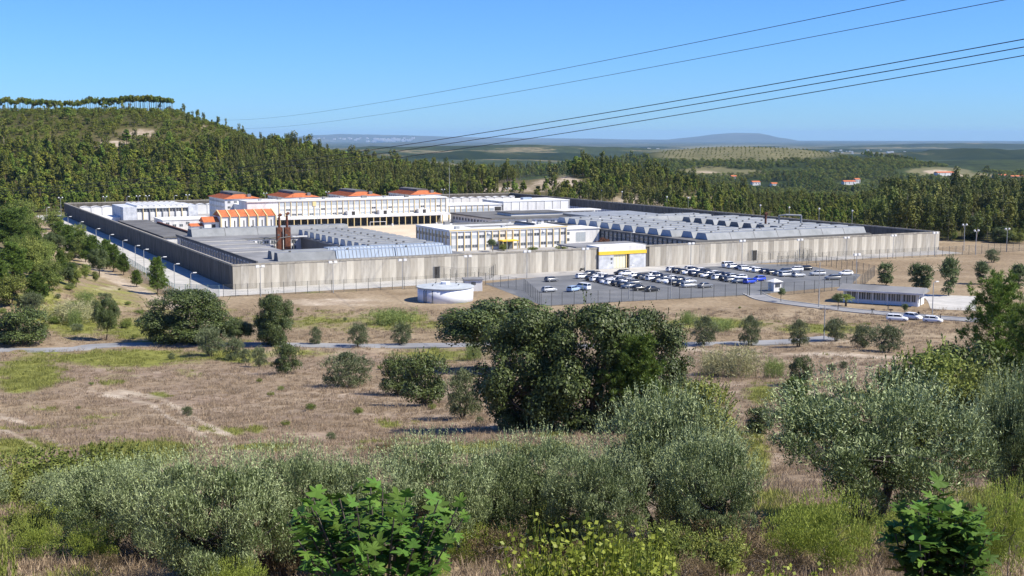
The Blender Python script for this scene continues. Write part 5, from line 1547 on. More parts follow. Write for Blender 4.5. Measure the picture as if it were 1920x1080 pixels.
# ------------------------------------------------------------------ countless things by geometry nodes
def scatter(name, pos, scl, rot, var, protos, label, cat):
    me = bpy.data.meshes.new(name)
    me.vertices.add(len(pos)); me.vertices.foreach_set('co', np.asarray(pos, np.float32).ravel())
    for nm, tp, dat, f in (('scl', 'FLOAT_VECTOR', scl, 'vector'), ('rot', 'FLOAT_VECTOR', rot, 'vector'), ('var', 'INT', var, 'value')):
        a = me.attributes.new(nm, tp, 'POINT')
        a.data.foreach_set(f, np.asarray(dat, np.int32 if tp == 'INT' else np.float32).ravel())
    o = inst(name, me)
    g = bpy.data.node_groups.new(name + '_nodes', 'GeometryNodeTree')
    g.interface.new_socket('Geometry', in_out='INPUT', socket_type='NodeSocketGeometry')
    g.interface.new_socket('Geometry', in_out='OUTPUT', socket_type='NodeSocketGeometry')
    n = g.nodes; l = g.links
    gi = n.new('NodeGroupInput'); go = n.new('NodeGroupOutput'); jn = n.new('GeometryNodeJoinGeometry')
    def attr(nm, tp):
        a = n.new('GeometryNodeInputNamedAttribute'); a.data_type = tp; a.inputs['Name'].default_value = nm; return a.outputs['Attribute']
    for k, ob in enumerate(protos):
        oi = n.new('GeometryNodeObjectInfo'); oi.inputs['Object'].default_value = ob; oi.inputs['As Instance'].default_value = True
        ip = n.new('GeometryNodeInstanceOnPoints')
        cp = n.new('FunctionNodeCompare'); cp.data_type = 'INT'; cp.operation = 'EQUAL'
        l.new(attr('var', 'INT'), cp.inputs[2]); cp.inputs[3].default_value = k
        l.new(gi.outputs[0], ip.inputs['Points']); l.new(oi.outputs['Geometry'], ip.inputs['Instance']); l.new(cp.outputs[0], ip.inputs['Selection'])
        l.new(attr('rot', 'FLOAT_VECTOR'), ip.inputs['Rotation']); l.new(attr('scl', 'FLOAT_VECTOR'), ip.inputs['Scale'])
        l.new(ip.outputs[0], jn.inputs[0])
    l.new(jn.outputs[0], go.inputs[0])
    md = o.modifiers.new('scatter', 'NODES'); md.node_group = g
    return tag(o, label, cat, kind='stuff')

# ------------------------------------------------------------------ woods
PF = {k: [forest_tree(40 + 10 * i + j, k) for j in range(3)] for i, k in enumerate(('pine', 'eucalypt', 'scrub', 'umbrella', 'round'))}
rng = np.random.default_rng(21)
def jgrid(x0, x1, y0, y1, step):
    gx, gy = np.meshgrid(np.arange(x0, x1, step), np.arange(y0, y1, step))
    gx = gx + (rng.random(gx.shape) - .5) * step * .95; gy = gy + (rng.random(gy.shape) - .5) * step * .95
    return gx.ravel(), gy.ravel()
fx1, fy1 = jgrid(-420, 420, 470, 1010, 5.0)
fx2, fy2 = jgrid(-700, 700, 1010, 1500, 7.0)
fx3, fy3 = jgrid(-520, 1000, 1500, 2300, 11.0)
fx = np.concatenate([fx1, fx2, fx3]); fy = np.concatenate([fy1, fy2, fy3])
ok = np.abs(fx) < fy * .47
fx, fy = fx[ok], fy[ok]
fz = height(fx, fy); fs_, ft_ = st_of(fx, fy)
px, py = to_pix(fx, fy, fz)
keep = ~((fs_ > -30) & (fs_ < 272) & (ft_ > -140) & (ft_ < 372))
keep &= ~((fs_ > 260) & (fy < 470 + 22 * wob(fx, fy, 60, 2)))
keep &= ~((fs_ <= -30) & (ft_ < 330))
for cx, cy, rx, ry in [(1045, 344, 85, 14), (985, 354, 130, 12), (255, 248, 48, 9), (205, 270, 40, 10), (40, 241, 22, 3), (1340, 322, 70, 8), (1480, 318, 50, 6), (1760, 322, 75, 9), (1820, 330, 60, 7), (1590, 350, 20, 6), (1440, 348, 40, 7), (1830, 428, 60, 16), (60, 388, 90, 8)]:
    keep &= blob(px + 12 * wob(fx, fy, 40, 3), py, cx, cy, rx, ry) < .25
# thin open strip outside the right wall with loose trees
keep &= wob(fx, fy, 34, 3) + .5 * wob(fx, fy, 13, 1) > -.62
loose = (fs_ > 268) & (fs_ < 300) & (ft_ > 60); keep &= ~(loose & (rng.random(len(fx)) < .55))
loose2 = (px > 1150) & (px < 1350) & (py > 362) & (py < 392); keep &= ~(loose2 & (rng.random(len(fx)) < .75))
# orchard hill is planted in rows, built further below
keep &= ~((fy > 1480) & (px > 1215))
upper = (px < 560) & (fz > 30) & (fy > 820)
kind = np.where(upper, 2, 0)
pz = wob(fx, fy, 150, 4)
euc = ((px > 1620) | ((px > 430) & (px < 1000) & (fy > 760)) | ((px > 1100) & (px < 1500))) & (pz > -.15)
euc |= (px > 1700) & (fy < 900)
kind = np.where(~upper & euc, 1, kind)
isup = upper & (rng.random(len(fx)) < .10); kind = np.where(isup, 0, kind)
fx, fy, fz, kind, px, py, fs_, ft_ = [a[keep] for a in (fx, fy, fz, kind, px, py, fs_, ft_)]
sc = np.where(kind == 2, .5 + 1.3 * rng.random(len(fx)) ** 2, .55 + .5 * rng.random(len(fx)) + .30 * wob(fx, fy, 42, 2) + .3 * (rng.random(len(fx)) < .06))
sc = np.where((kind == 0) & (fz > 30), sc * .62, sc)
sc = np.where(fy > 1500, sc * 1.35, sc)
sc = np.where((kind == 1) & (px < 1600), sc * .72, sc)
sc = np.where((px > 1400) & (px < 1650) & (fy < 1450), sc * .62, sc)
sc = np.where((px > 1250) & (fy < 1450), sc * .84, sc * .93)
sw = sc * (.72 + .5 * rng.random(len(fx)))
front = np.argsort(fy + 0 * fx)
LABS = {0: ('pine_tree', 'rounded pine tree at the near edge of the wood'), 1: ('eucalyptus_tree', 'tall slim eucalyptus at the near edge of the wood'), 2: ('scrub_bush', 'low dark scrub bush on the upper left hill')}
single = np.zeros(len(fx), bool)
for k in (0, 1):
    ids = [i for i in front if kind[i] == k and -40 < px[i] < 1960][:(170 if k == 0 else 240)]
    for i in ids:
        single[i] = True
        nm, lab = LABS[k]
        lab2 = lab + (' left of the sandy clearing' if px[i] < 1000 else ' right of the sandy clearing')
        pr = PF['pine' if k == 0 else 'eucalypt'][i % 3]
        plant(pr, (fx[i], fy[i], fz[i] - .1), sc[i], sw[i], lab2, 'tree', nm, 'trees at the edge of the woods' + (' on the left' if px[i] < 1000 else ' on the right'))
rest = ~single
pos = np.stack([fx, fy, fz - .1], 1)
rot = np.stack([np.zeros(len(fx)), np.zeros(len(fx)), rng.random(len(fx)) * 6.28], 1)
scl = np.stack([sw, sw, sc], 1)
var3 = rng.integers(0, 3, len(fx))
var3 = np.where((kind == 0) & (rng.random(len(fx)) < .10 + .25 * (wob(fx, fy, 90, 1) > .15)), 3 + (var3 % 2), var3)
var3 = np.where((kind == 0) & (rng.random(len(fx)) < .10), 5, var3)
for k, nm, lab, cat in ((0, 'pine_wood', 'dense pine wood covering the slopes behind the walls', 'wood'), (1, 'eucalyptus_wood', 'tall eucalyptus wood massed beyond the walls', 'wood'), (2, 'hill_scrub', 'dark green scrub covering the upper left hill', 'scrub')):
    m_ = rest & (kind == k)
    scatter(nm, pos[m_], scl[m_], rot[m_], var3[m_], [p.whole for p in PF[('pine', 'eucalypt', 'scrub')[k]]] + ([PF['round'][0].whole, PF['round'][1].whole, PF['eucalypt'][0].whole] if k == 0 else []), lab, cat)
# young green plantation on the valley side below the orchard
vx, vy = jgrid(100, 1000, 1500, 2420, 9.0); vz = height(vx, vy); ux, uy = to_pix(vx, vy, vz)
m_ = (ux > 1225) & (ux < 1980) & (uy > np.where(ux > 1570, 293, 301) + 3 * wob(vx, vy, 200, 2)) & (wob(vx, vy, 170, 3) > -.45)
for cx, cy, rx, ry in [(1340, 322, 80, 7), (1480, 318, 50, 4), (1760, 322, 85, 9), (1820, 330, 60, 7), (1440, 347, 40, 7), (1592, 345, 30, 6)]: m_ &= blob(ux, uy, cx, cy, rx, ry) < .25
vx, vy, vz = vx[m_], vy[m_], vz[m_]; s_ = .8 + .6 * rng.random(len(vx))
tall = (wob(vx, vy, 240, 1) > .32)
scatter('valley_plantation', np.stack([vx, vy, vz], 1), np.stack([s_ * np.where(tall, .9, 1.6), s_ * np.where(tall, .9, 1.6), s_ * np.where(tall, .8, 1.7)], 1), np.zeros((len(vx), 3)), np.where(tall, 2, rng.integers(0, 2, len(vx))), [PF['scrub'][0].whole, PF['scrub'][1].whole, PF['pine'][0].whole], 'green young plantation covering the far valley side', 'plantation')
# row of bare-trunked pines on the hill top
random.seed(3)
for i in range(125):
    x = -20 + 345 * (i + random.random()) / 125
    Y = random.uniform(972, 996)
    p = ground_at(x, Y)
    s_ = random.uniform(.78, .9) + .2 * math.sin(math.pi * (x - 205) / 125) if x > 212 else random.uniform(.6, .92) + .1 * math.sin(x * .045)
    plant(PF['umbrella'][i % 3], p, s_, s_ * random.uniform(.7, .95), 'bare-trunked pine in the line along the hill top', 'tree', 'stone_pine', 'pines along the hill top')
for x, Y in [(370, 985), (372, 992), (382, 1000), (410, 985), (345, 985), (300, 985), (520, 1000), (552, 1000), (925, 1300), (770, 1250), (592, 1150), (680, 1200)]:
    p = ground_at(x, Y); s_ = random.uniform(.55, .8)
    plant(PF['eucalypt'][1], p, s_ * .8, s_ * 1.0, 'lone tall tree standing above the wooded skyline', 'tree', 'pine_tree', 'lone trees on the skyline')
# orchard rows on the far hill
ox, oy = np.meshgrid(np.arange(180, 860, 8.0), np.arange(1900, 2460, 17.0))
ox = (ox + oy * .18 - 380).ravel() + rng.normal(size=ox.size) * .8; oy = oy.ravel() + rng.normal(size=oy.size) * .8
oz = height(ox, oy); qx, qy = to_pix(ox, oy, oz)
m_ = (qx > 1240) & (qx < 1580) & (qy < 302)
m_ &= (rng.random(len(ox)) < .8) & (wob(ox, oy, 120, 2) > -.5)
ox, oy, oz = ox[m_], oy[m_], oz[m_]
s_ = .5 + .4 * rng.random(len(ox))
scatter('orchard', np.stack([ox, oy, oz], 1), np.stack([s_, s_, s_], 1), np.zeros((len(ox), 3)), rng.integers(0, 3, len(ox)), [p.whole for p in PF['scrub']], 'orchard of small trees in rows on the far hill', 'orchard')

# ------------------------------------------------------------------ trees and bushes one can tell apart
random.seed(9)
OAK = [make_tree(60 + i, 'oak', 11, 9, 1.8, 60, 1.25, 26000, .25, .15, 'oak', 'bark', .34, 'oak', 1, .03, 12) for i in range(3)]
OAKLOW = [make_tree(70 + i, 'oak_low', 12, 9.6, -.5, 105, 1.3, 42000, .25, .15, 'oak', 'bark', .36, 'oak', 3, .03, 15, sprigs=40, full=True) for i in range(2)]
OLM = [make_tree(80 + i, 'olive_mid', 5.4, 4.6, .0, 44, .72, 8500, .22, .075, 'olive_far', 'bark_o', .2, 'olive', 2, .04, 8, sprigs=120, full=True) for i in range(3)]
OLN = [make_tree(90 + i, 'olive_near', 6.6, 4.6, .25, 120, .50, 46000, .135, .034, 'olive', 'bark_o', .17, 'olive', 2, .05, 26, (.45, 1), sprigs=560) for i in range(4)]
POP = [make_tree(100 + i, 'poplar', 3.2, 7.5, .3, 40, .75, 5000, .28, .18, 'poplar', 'bark', .14, 'oak', 1, .01, 8, sprigs=90, full=True) for i in range(2)]
SHR = [make_tree(110 + i, 'shrub', 4.2, 2.8, .0, 30, .62, 5200, .17, .09, 'shrub', 'bark', .08, 'oak', 3, .05, 9, sprigs=120) for i in range(3)]
DRK = [make_tree(120 + i, 'dark_bush', 5.0, 4.2, -.2, 44, .75, 7500, .2, .11, 'oak', 'bark', .14, 'oak', 3, .04, 9, sprigs=60, full=True) for i in range(2)]
SML = [make_tree(130 + i, 'small_tree', 2.6, 3.2, 1.3, 16, .5, 1500, .2, .12, 'poplar', 'bark', .09, 'oak', 1, .02, 5) for i in range(2)]
PIN = [make_pine(140, 12, 7.5, 46, tuft=15, nw=.05, nl=.42), make_pine(141, 6, 4.2, 46), make_pine(142, 5, 3.2, 40, tuft=16)]
LIG = [make_tree(150 + i, 'light_tree', 7.5, 9.5, .6, 46, 1.2, 9000, .34, .19, 'shrub', 'bark', .2, 'oak', 2, .03, 9, sprigs=120) for i in range(2)]
RED = make_tree(160, 'red_bush', 4.4, 2.4, .0, 22, .6, 2600, .2, .11, 'red', 'bark', .08, 'oak', 3, .04, 6)

# big oaks in the middle
plant_px(OAK[0], 945, 556, 694, 262, 'broad dark oak with visible trunk left of the big oak clump', name='oak_tree', rz=.6)
plant_px(OAKLOW[0], 985, 580, 806, 220, 'huge dark oak forming the left of the central clump', name='oak_tree', rz=1.0)
plant_px(OAKLOW[1], 1110, 568, 812, 250, 'huge dark oak in the middle of the central clump', name='oak_tree', rz=2.2)
plant_px(OAKLOW[0], 1215, 582, 780, 190, 'dark oak at the right of the central clump behind the young pine', name='oak_tree', rz=4.0)
plant_px(PIN[1], 1195, 640, 815, 118, 'bright green young pine before the central oak clump', name='pine_tree')
plant_px(OAKLOW[1], 352, 541, 645, 180, 'broad oak by the road below the shaded wall corner', name='oak_tree', rz=1.7)
plant_px(OAK[2], 446, 597, 648, 74, 'small dark oak leaning beside the broad roadside oak', name='oak_tree')
plant_px(OAKLOW[1], 514, 551, 648, 82, 'dense round oak by the road below the streaked wall', name='oak_tree')
plant_px(OAK[1], 199, 556, 638, 52, 'slender dark oak on the green bank by the road', name='oak_tree')
for x, yt, yb, w, lab in [(396, 613, 668, 60, 'grey olive bush before the small leaning oak'), (438, 633, 676, 44, 'grey olive bush right of the broader one by the road'), (488, 650, 688, 32, 'small pale olive bush beside the dark round bush'), (461, 655, 682, 24, 'tiny olive bush between two olive bushes'),
                          (650, 664, 727, 104, 'spreading olive in the dry field'), (868, 695, 785, 76, 'pale grey olive against the central oaks'), (592, 614, 648, 26, 'tiny olive behind the road'), (673, 605, 651, 42, 'round olive at the road with a short shadow'),
                          (753, 605, 648, 42, 'round olive at the road left of the broad oak'), (1320, 595, 648, 52, 'round olive by the road right of the oaks'), (1406, 594, 648, 46, 'upright olive by the road near pale canes'), (1497, 601, 650, 42, 'olive with dark trunk at the road bend'),
                          (1567, 597, 640, 46, 'round olive beside the bare concrete pole'), (1617, 609, 652, 52, 'wide olive past the concrete pole'), (1662, 609, 660, 66, 'wide open-branched olive past the concrete pole'), (60, 549, 582, 48, 'grey olive bush on the green bank'), (1861, 467, 492, 30, 'round olive bush alone on the dry slope beyond the wall')]:
    plant_px(OLM[random.randrange(3)], x, yt, yb, w, lab, name='olive_tree')
for x, yt, yb, w, lab in [(536, 642, 701, 62, 'dark round bush alone in the dry field'), (745, 665, 742, 76, 'dark bush left of a pair near the field olive'), (795, 662, 760, 100, 'big dark bush right of a pair in the field'), (1503, 667, 722, 50, 'dark lollipop-shaped bush in the right field'),
                          (1424, 762, 812, 60, 'dark low bush beside the olive gap'), (45, 577, 648, 104, 'broad dark green bush at the left end of the road'), (12, 590, 645, 60, 'dark bush beside the broad green one at the road')]:
    plant_px(DRK[random.randrange(2)], x, yt, yb, w, lab, 'bush', 'bush')
# right-hand thicket and pine
plant_px(PIN[0], 1862, 520, None, 190, 'tall open-branched pine above the right thicket', name='pine_tree', Y=98, rz=.4)
plant_px(PIN[0], 1935, 560, None, 150, 'second tall pine at the right edge', name='pine_tree', Y=92, rz=2.0)
plant_px(LIG[0], 1740, 655, None, 180, 'leafy yellow green tree below the tall pine', name='broadleaf_tree', Y=82)
plant_px(DRK[0], 1690, 680, None, 150, 'dark thicket bush left below the tall pine', 'bush', 'bush', Y=78)
plant_px(LIG[1], 1830, 690, None, 150, 'leafy tree tangled under the tall pine', name='broadleaf_tree', Y=72)
plant_px(DRK[1], 1800, 640, None, 190, 'dark thicket bush behind the leafy trees', 'bush', 'bush', Y=90)
plant_px(DRK[0], 1885, 720, None, 110, 'dark thicket bush beneath the right pines', 'bush', 'bush', Y=66)
plant_px(PIN[2], 1490, 712, 790, 62, 'bright young pine bush in the right field', name='pine_tree')
plant_px(LIG[0], 1320, 712, 850, 110, 'yellow green bushy tree right of the central oaks', name='broadleaf_tree', Y=78)
plant_px(SHR[0], 1270, 735, 850, 90, 'leafy bush between oaks and near olives', 'bush', 'bush', Y=72)
# bare grey tree
def bare_tree(loc, h, label, seed, mat='twig', thick=.04, nb=26):
    rng = np.random.default_rng(seed); mb = MB()
    e = thing('bare_tree', label, 'tree', loc)
    limb(mb, rng, (0, 0, -.2), (.1 * h, 0, h * .45), thick * h * .5, thick * h * .3)
    tips = []
    for i in range(nb):
        a = 6.28 * rng.random(); z0 = h * (.15 + .3 * rng.random())
        p1 = (h * .45 * math.cos(a) * rng.random() + .1 * h, h * .45 * math.sin(a) * rng.random(), h * (.55 + .45 * rng.random()))
        limb(mb, rng, (.1 * h * z0 / (h * .45), 0, z0), p1, thick * h * .16, thick * h * .03, .14, 4, 5); tips.append(p1)
    mb.build('trunk', M[mat], e)
    tw = MB()
    for p in tips:
        for j in range(5):
            q = np.array(p) * (.75 + .2 * rng.random()); d = unit(rng.normal(size=3)) * h * .16; d[2] = abs(d[2])
            tw.tube([q, q + d], [thick * h * .04, thick * h * .015], 3, False)
    tw.build('twigs', M[mat], e)
    return e
bare_tree(ground_at(1720, 120), 5.2, 'bare grey-twigged tree between olives and pine', 4, nb=44)
bare_tree(ground_at(1690, 112), 4.2, 'low bare grey-twigged tree left of the taller one', 5, nb=40)
bare_tree(ground_px(1533, 563), 3.6, 'dead forked tree by the car park fence', 6, 'bark', .06, 5)
bare_tree(ground_at(1838, 30), 3.0, 'thin leafless sapling right of the fig leaves', 8, 'bark', .02, 6)
bare_tree(ground_at(1868, 33), 2.2, 'thin leafless twigs by the right yellow weeds', 9, 'bark', .02, 7)

# trees round the hut
for x, yt, yb, w, lab in [(1660, 494, 535, 30, 'rounded poplar behind the hut roof'), (1716, 495, 542, 26, 'left of two joined poplars behind the hut'), (1734, 497, 544, 30, 'right of two joined poplars behind the hut'), (1779, 484, 555, 33, 'tall poplar standing on the pale forecourt'), (1840, 491, 533, 25, 'slim poplar on the dry slope past the forecourt'), (1910, 496, 540, 32, 'poplar at the dry slope near the tall pine')]:
    plant_px(POP[random.randrange(2)], x, yt, yb, w, lab, name='poplar_tree')
for x, yt, yb, w, lab in [(1465, 537, 566, 20, 'little round tree beside the guard booth road'), (1571, 547, 581, 26, 'little yellow green tree before the palm'), (1695, 568, 594, 16, 'tiny tree by the verge cars')]:
    plant_px(SML[random.randrange(2)], x, yt, yb, w, lab, name='small_tree')
def palm(loc, h, label):
    rng = np.random.default_rng(2); e = thing('palm_tree', label, 'tree', loc)
    MB().tube([(0, 0, -.2), (0, 0, h * .45)], [.28, .22], 8).build('trunk', M['bark'], e)
    lv, lx, nn_ = [], [], []
    for i in range(34):
        a = i * 2.4; el = .2 + 1.1 * rng.random(); Lr_ = h * .55
        for u in np.linspace(.15, 1, 16):
            x = Lr_ * u; z = h * .45 + x * math.sin(el) - .9 * x * x / Lr_ * .6
            c = np.array([x * math.cos(el) * math.cos(a), x * math.cos(el) * math.sin(a), z])
            for sd in (-1, 1):
                dirv = np.array([-math.sin(a) * sd + .6 * math.cos(a), math.cos(a) * sd + .6 * math.sin(a), -.2])
                lv.append(c + unit(dirv) * .2); lx.append(dirv); nn_.append(rng.normal(size=3))
    V, Q = leaf_quads(np.array(lv), np.array(lx), unit(np.array(nn_)), np.full(len(lv), .5), np.full(len(lv), .07))
    inst('crown', arr_mesh('palm_crown', V, Q, L['yellowbush'], False, np.clip(rng.beta(2, 3, len(Q)), 0, 1)), None, e)
palm(ground_px(1586, 574), 4.2, 'bushy palm at the left end of the hut')

# left bank: young pines, bushes
random.seed(15)
plant_px(PIN[2], 296, 486, 552, 36, 'young pine with see-through crown by the teal fence', name='pine_tree')
plant_px(PIN[2], 213, 461, 510, 34, 'thin young pine behind the teal fence', name='pine_tree')
plant_px(OAK[2], 186, 462, 520, 44, 'dark oak sapling left of the teal fence', name='oak_tree')
for i, (x, yt, yb, w, lab) in enumerate([(112, 418, 456, 34, 'young pine by the far end of the teal fence'), (130, 425, 468, 38, 'bushy young pine above the dirt track'), (152, 436, 482, 40, 'bright young pine between dirt track and fence'), (174, 446, 500, 42, 'full young pine before the patrol road lamps'),
                          (200, 452, 505, 30, 'slim young pine beside the full one at the fence'), (232, 478, 516, 26, 'small young pine halfway down the teal fence'), (256, 508, 538, 22, 'little pine low on the teal fence bank')]):
    plant_px(PIN[1] if i % 2 else PIN[2], x, yt, yb, w, lab, name='pine_tree')
LBANK = [(100, 421, 480, 60), (135, 432, 478, 46), (160, 428, 492, 50), (60, 430, 520, 70), (25, 440, 530, 80), (95, 470, 545, 62), (130, 490, 535, 46), (70, 500, 570, 60), (20, 500, 575, 76), (60, 395, 450, 70), (18, 380, 470, 90), (100, 385, 430, 50), (160, 450, 485, 34), (-10, 470, 560, 90), (150, 412, 450, 30), (84, 440, 500, 50), (40, 380, 440, 60), (45, 365, 420, 60)]
for i, (x, yt, yb, w) in enumerate(LBANK):
    yt = yb - (yb - yt) * .78; w *= .85
    if i % 6 == 0: plant_px(OAK[i % 3], x, yt, yb, w, 'dark bushy tree on the wooded left bank', name='oak_tree', group='trees on the left bank')
    elif i % 3 == 1: plant_px(PIN[1], x, yt, yb, w, 'young green pine on the wooded left bank', name='pine_tree', group='pines on the left bank')
    else: plant_px(LIG[i % 2], x, yt, yb, w, 'leafy light green tree on the wooded left bank', name='broadleaf_tree', group='leafy trees on the left bank')
rg = np.random.default_rng(31); nb_ = 0
while nb_ < 150:
    s = -rg.uniform(20, 125); t = rg.uniform(-40, 380)
    p = W(s, t)
    qx, qy = to_pix(np.array(p.x), np.array(p.y), np.array(hgt(p.x, p.y)))
    if qx < -60 or qx > 330: continue
    if pathmask(np.array([qx]), np.array([qy]), TRACKS[5][0], 13, 1.2)[0] > .2: continue
    if s > -30 and qy > 500: continue
    if qy > 545 and rg.random() < .8: continue
    if t < 5 and rg.random() < .6: continue
    p.z = hgt(p.x, p.y) - .05; nb_ += 1; r_ = rg.random()
    if qy > 540: plant(SHR[nb_ % 3], p, rg.uniform(.4, .8), rg.uniform(.5, .9), 'low green bush on the grassy left bank', 'bush', 'bush', 'low bushes on the left bank')
    elif r_ < .5: k_ = rg.uniform(.4, .85); plant(PIN[1 + nb_ % 2], p, k_ * 1.1, k_ * 1.2, 'young green pine on the wooded left bank', 'tree', 'pine_tree', 'pines on the left bank')
    elif r_ < .6: k_ = rg.uniform(.25, .5); plant(OAK[nb_ % 3], p, k_, k_, 'dark bushy tree on the wooded left bank', 'tree', 'oak_tree', 'trees on the left bank')
    else: k_ = rg.uniform(.25, .55); plant(LIG[nb_ % 2], p, k_, k_, 'leafy light green tree on the wooded left bank', 'tree', 'broadleaf_tree', 'leafy trees on the left bank')
nb_ = 0
while nb_ < 46:
    x = rg.uniform(-20, 400); y = rg.uniform(500, 636)
    p = ground_px(x, y); s, t = st_of(p.x, p.y)
    if s > -21 or pathmask(np.array([x]), np.array([y]), TRACKS[5][0], 12, 1.2)[0] > .2: continue
    k_ = rg.uniform(.18, .5); nb_ += 1
    plant([SHR[0], SHR[1], OLM[0], SHR[2]][nb_ % 4], p, k_, k_ * rg.uniform(1.0, 1.6), 'low green bush on the grassy left bank', 'bush', 'bush', 'low bushes on the left bank')
# trees just beyond the wall end at the right
for x, yt, yb, w, pr, lab, nm in [(1703, 380, 430, 74, OAKLOW[0], 'broad dark oak at the wood edge past the wall end', 'oak_tree'), (1826, 405, 448, 60, OAKLOW[1], 'dark round oak between lamp posts at the wood edge', 'oak_tree'), (1640, 372, 425, 46, LIG[0], 'bright yellow green tree behind the wall end', 'broadleaf_tree'),
                                  (1665, 400, 428, 28, LIG[1], 'small yellow tree beside the bright green one', 'broadleaf_tree'), (1780, 430, 450, 30, SHR[0], 'pale bush between the lamp posts', 'bush'), (1880, 425, 455, 50, OAKLOW[0], 'dark oak at the wood edge by the double lamp', 'oak_tree'), (1908, 430, 456, 40, SHR[1], 'grey green bush at the wood edge near the last lamp', 'bush')]:
    plant_px(pr, x, yt, yb, w, lab, 'tree' if nm != 'bush' else 'bush', nm)
# planting inside the walls
def in_yard(pr, s, t, h, w, lab, cat, nm):
    plant(pr, W(s, t), h / pr.h, w / pr.w, lab, cat, nm)
in_yard(SML[0], 107.5, 66.5, 4.6, 4.6, 'round green tree before the yellow entrance canopy', 'tree', 'small_tree')
in_yard(SHR[0], 112.3, 67, 2.4, 3.4, 'low green shrub beside the yellow entrance canopy', 'bush', 'bush')
in_yard(RED, 152, 66, 3.2, 7.5, 'reddish bush before the dark-windowed workshop side', 'bush', 'bush')
in_yard(SHR[1], 131.5, 60, 1.6, 5, 'low hedge bush right of the ochre-pilastered front', 'bush', 'bush')
in_yard(SHR[2], 121, 62, 1.4, 4, 'small hedge bush below the lower windows', 'bush', 'bush')

# canes
def cane(seed, mat, w, h, n):
    rng = np.random.default_rng(seed); pos, ax, ln = [], [], []
    mb = MB()
    for i in range(n):
        x, y = rng.normal(size=2) * w * .22; hh = h * (.6 + .4 * rng.random())
        tip = np.array([x + rng.normal() * .3, y + rng.normal() * .3, hh])
        if i % 3 == 0: mb.tube([(x, y, -.1), tuple(tip)], [.025, .012], 3, False)
        for u in np.linspace(.15, 1, 11):
            c = np.array([x, y, 0]) * (1 - u) + tip * u
            d = unit(rng.normal(size=3) * np.array([1, 1, .2]) + np.array([0, 0, .7])); pos.append(c + d * .25); ax.append(d); ln.append(.65)
    V, Q = leaf_quads(np.array(pos), np.array(ax), unit(rng.normal(size=(len(pos), 3))), np.array(ln), np.full(len(pos), .06))
    cr = arr_mesh('cane_leaves', V, Q, L[mat], False, np.clip(rng.beta(2, 2, len(pos)), 0, 1)); tr = mb.mesh('cane_stems'); tr.materials.append(L[mat])
    return Proto(tr, cr, h, w)
CG = cane(1, 'cane', 6, 3, 170); CD = cane(2, 'cane_dry', 6, 3, 190)
for x, yt, yb, w, pr, lab in [(735, 578, 608, 95, CG, 'bright green cane clump in the field below the tank'), (1380, 648, 706, 115, CD, 'pale dry cane clump in the right field'), (1338, 660, 702, 60, CD, 'smaller pale cane clump by the central oaks'), (1452, 672, 708, 50, CG, 'green cane clump beside the pale dry one'),
                              (1290, 583, 608, 36, CG, 'green cane clump behind the big oaks'), (1352, 598, 620, 60, CG, 'low green cane patch behind the roadside olives'), (888, 640, 675, 40, CG, 'green canes seen under the broad oak'), (140, 565, 602, 110, CD, 'pale dry grass clump on the left bank'), (140, 580, 612, 34, CG, 'green cane clump on the left bank by the dry grass'), (160, 545, 575, 40, CG, 'light green cane tuft up the left bank')]:
    plant_px(pr, x, yt, yb, w, lab, 'cane', 'cane_clump')
# ------------------------------------------------------------------ near plants
random.seed(77)
for i, (x, yt, w, Y, lab) in enumerate([(118, 884, 150, 41.5, 'small olive with bare trunk at the left of the near row'), (205, 868, 230, 35.5, 'olive with dark forked trunk beside the small left olive'), (305, 858, 220, 33, 'olive crown filling in behind the left pair'),
                                (398, 850, 300, 28.5, 'broad silvery olive left of the big fig'), (540, 834, 240, 30.5, 'silvery olive just left of the fig leaves'), (665, 856, 260, 31, 'silvery olive behind the big fig'), (805, 822, 255, 34, 'silvery olive right above the big fig'),
                                (912, 846, 190, 36, 'narrow silvery olive right of the fig'), (1010, 812, 240, 37, 'silvery olive with slim double trunk above yellow vine'), (1118, 842, 215, 34, 'olive above the yellow vine shoots'), (1250, 735, 310, 40, 'tallest olive of the near row right of the central oaks'), (1325, 810, 220, 35, 'olive crown at the right end of the near row'),
                                (1628, 708, 440, 42, 'big dark-trunked olive standing apart at the right'), (1900, 700, 180, 46, 'olive at the right edge below the thicket'), (2090, 760, 260, 42, 'olive past the right edge olive'), (-90, 870, 220, 40, 'olive before the leftmost small olive')]):
    plant_px(OLN[i % 4], x, yt, None, w, lab, name='olive_tree', Y=Y)
for x, yt, w, Y, lab in [(60, 848, 200, 56, 'dark bramble bush at the left behind the small olives'), (200, 838, 190, 58, 'dark twiggy bush behind the left olives'), (-5, 870, 130, 50, 'dark bush at the left edge')]:
    plant_px(SHR[0], x, yt, None, w, lab, 'bush', 'bush', Y=Y)
DEADB = make_tree(170, 'dry_bush', 3.4, 1.6, 0, 22, .42, 3000, .12, .03, 'dead', 'twig', .05, 'olive', 3, .05, 9, sprigs=60)
YB = make_tree(171, 'yellow_bush', 4.2, 2.2, 0, 30, .5, 9000, .10, .028, 'yellowbush', 'twig', .04, 'olive', 3, .05, 9, sprigs=260)
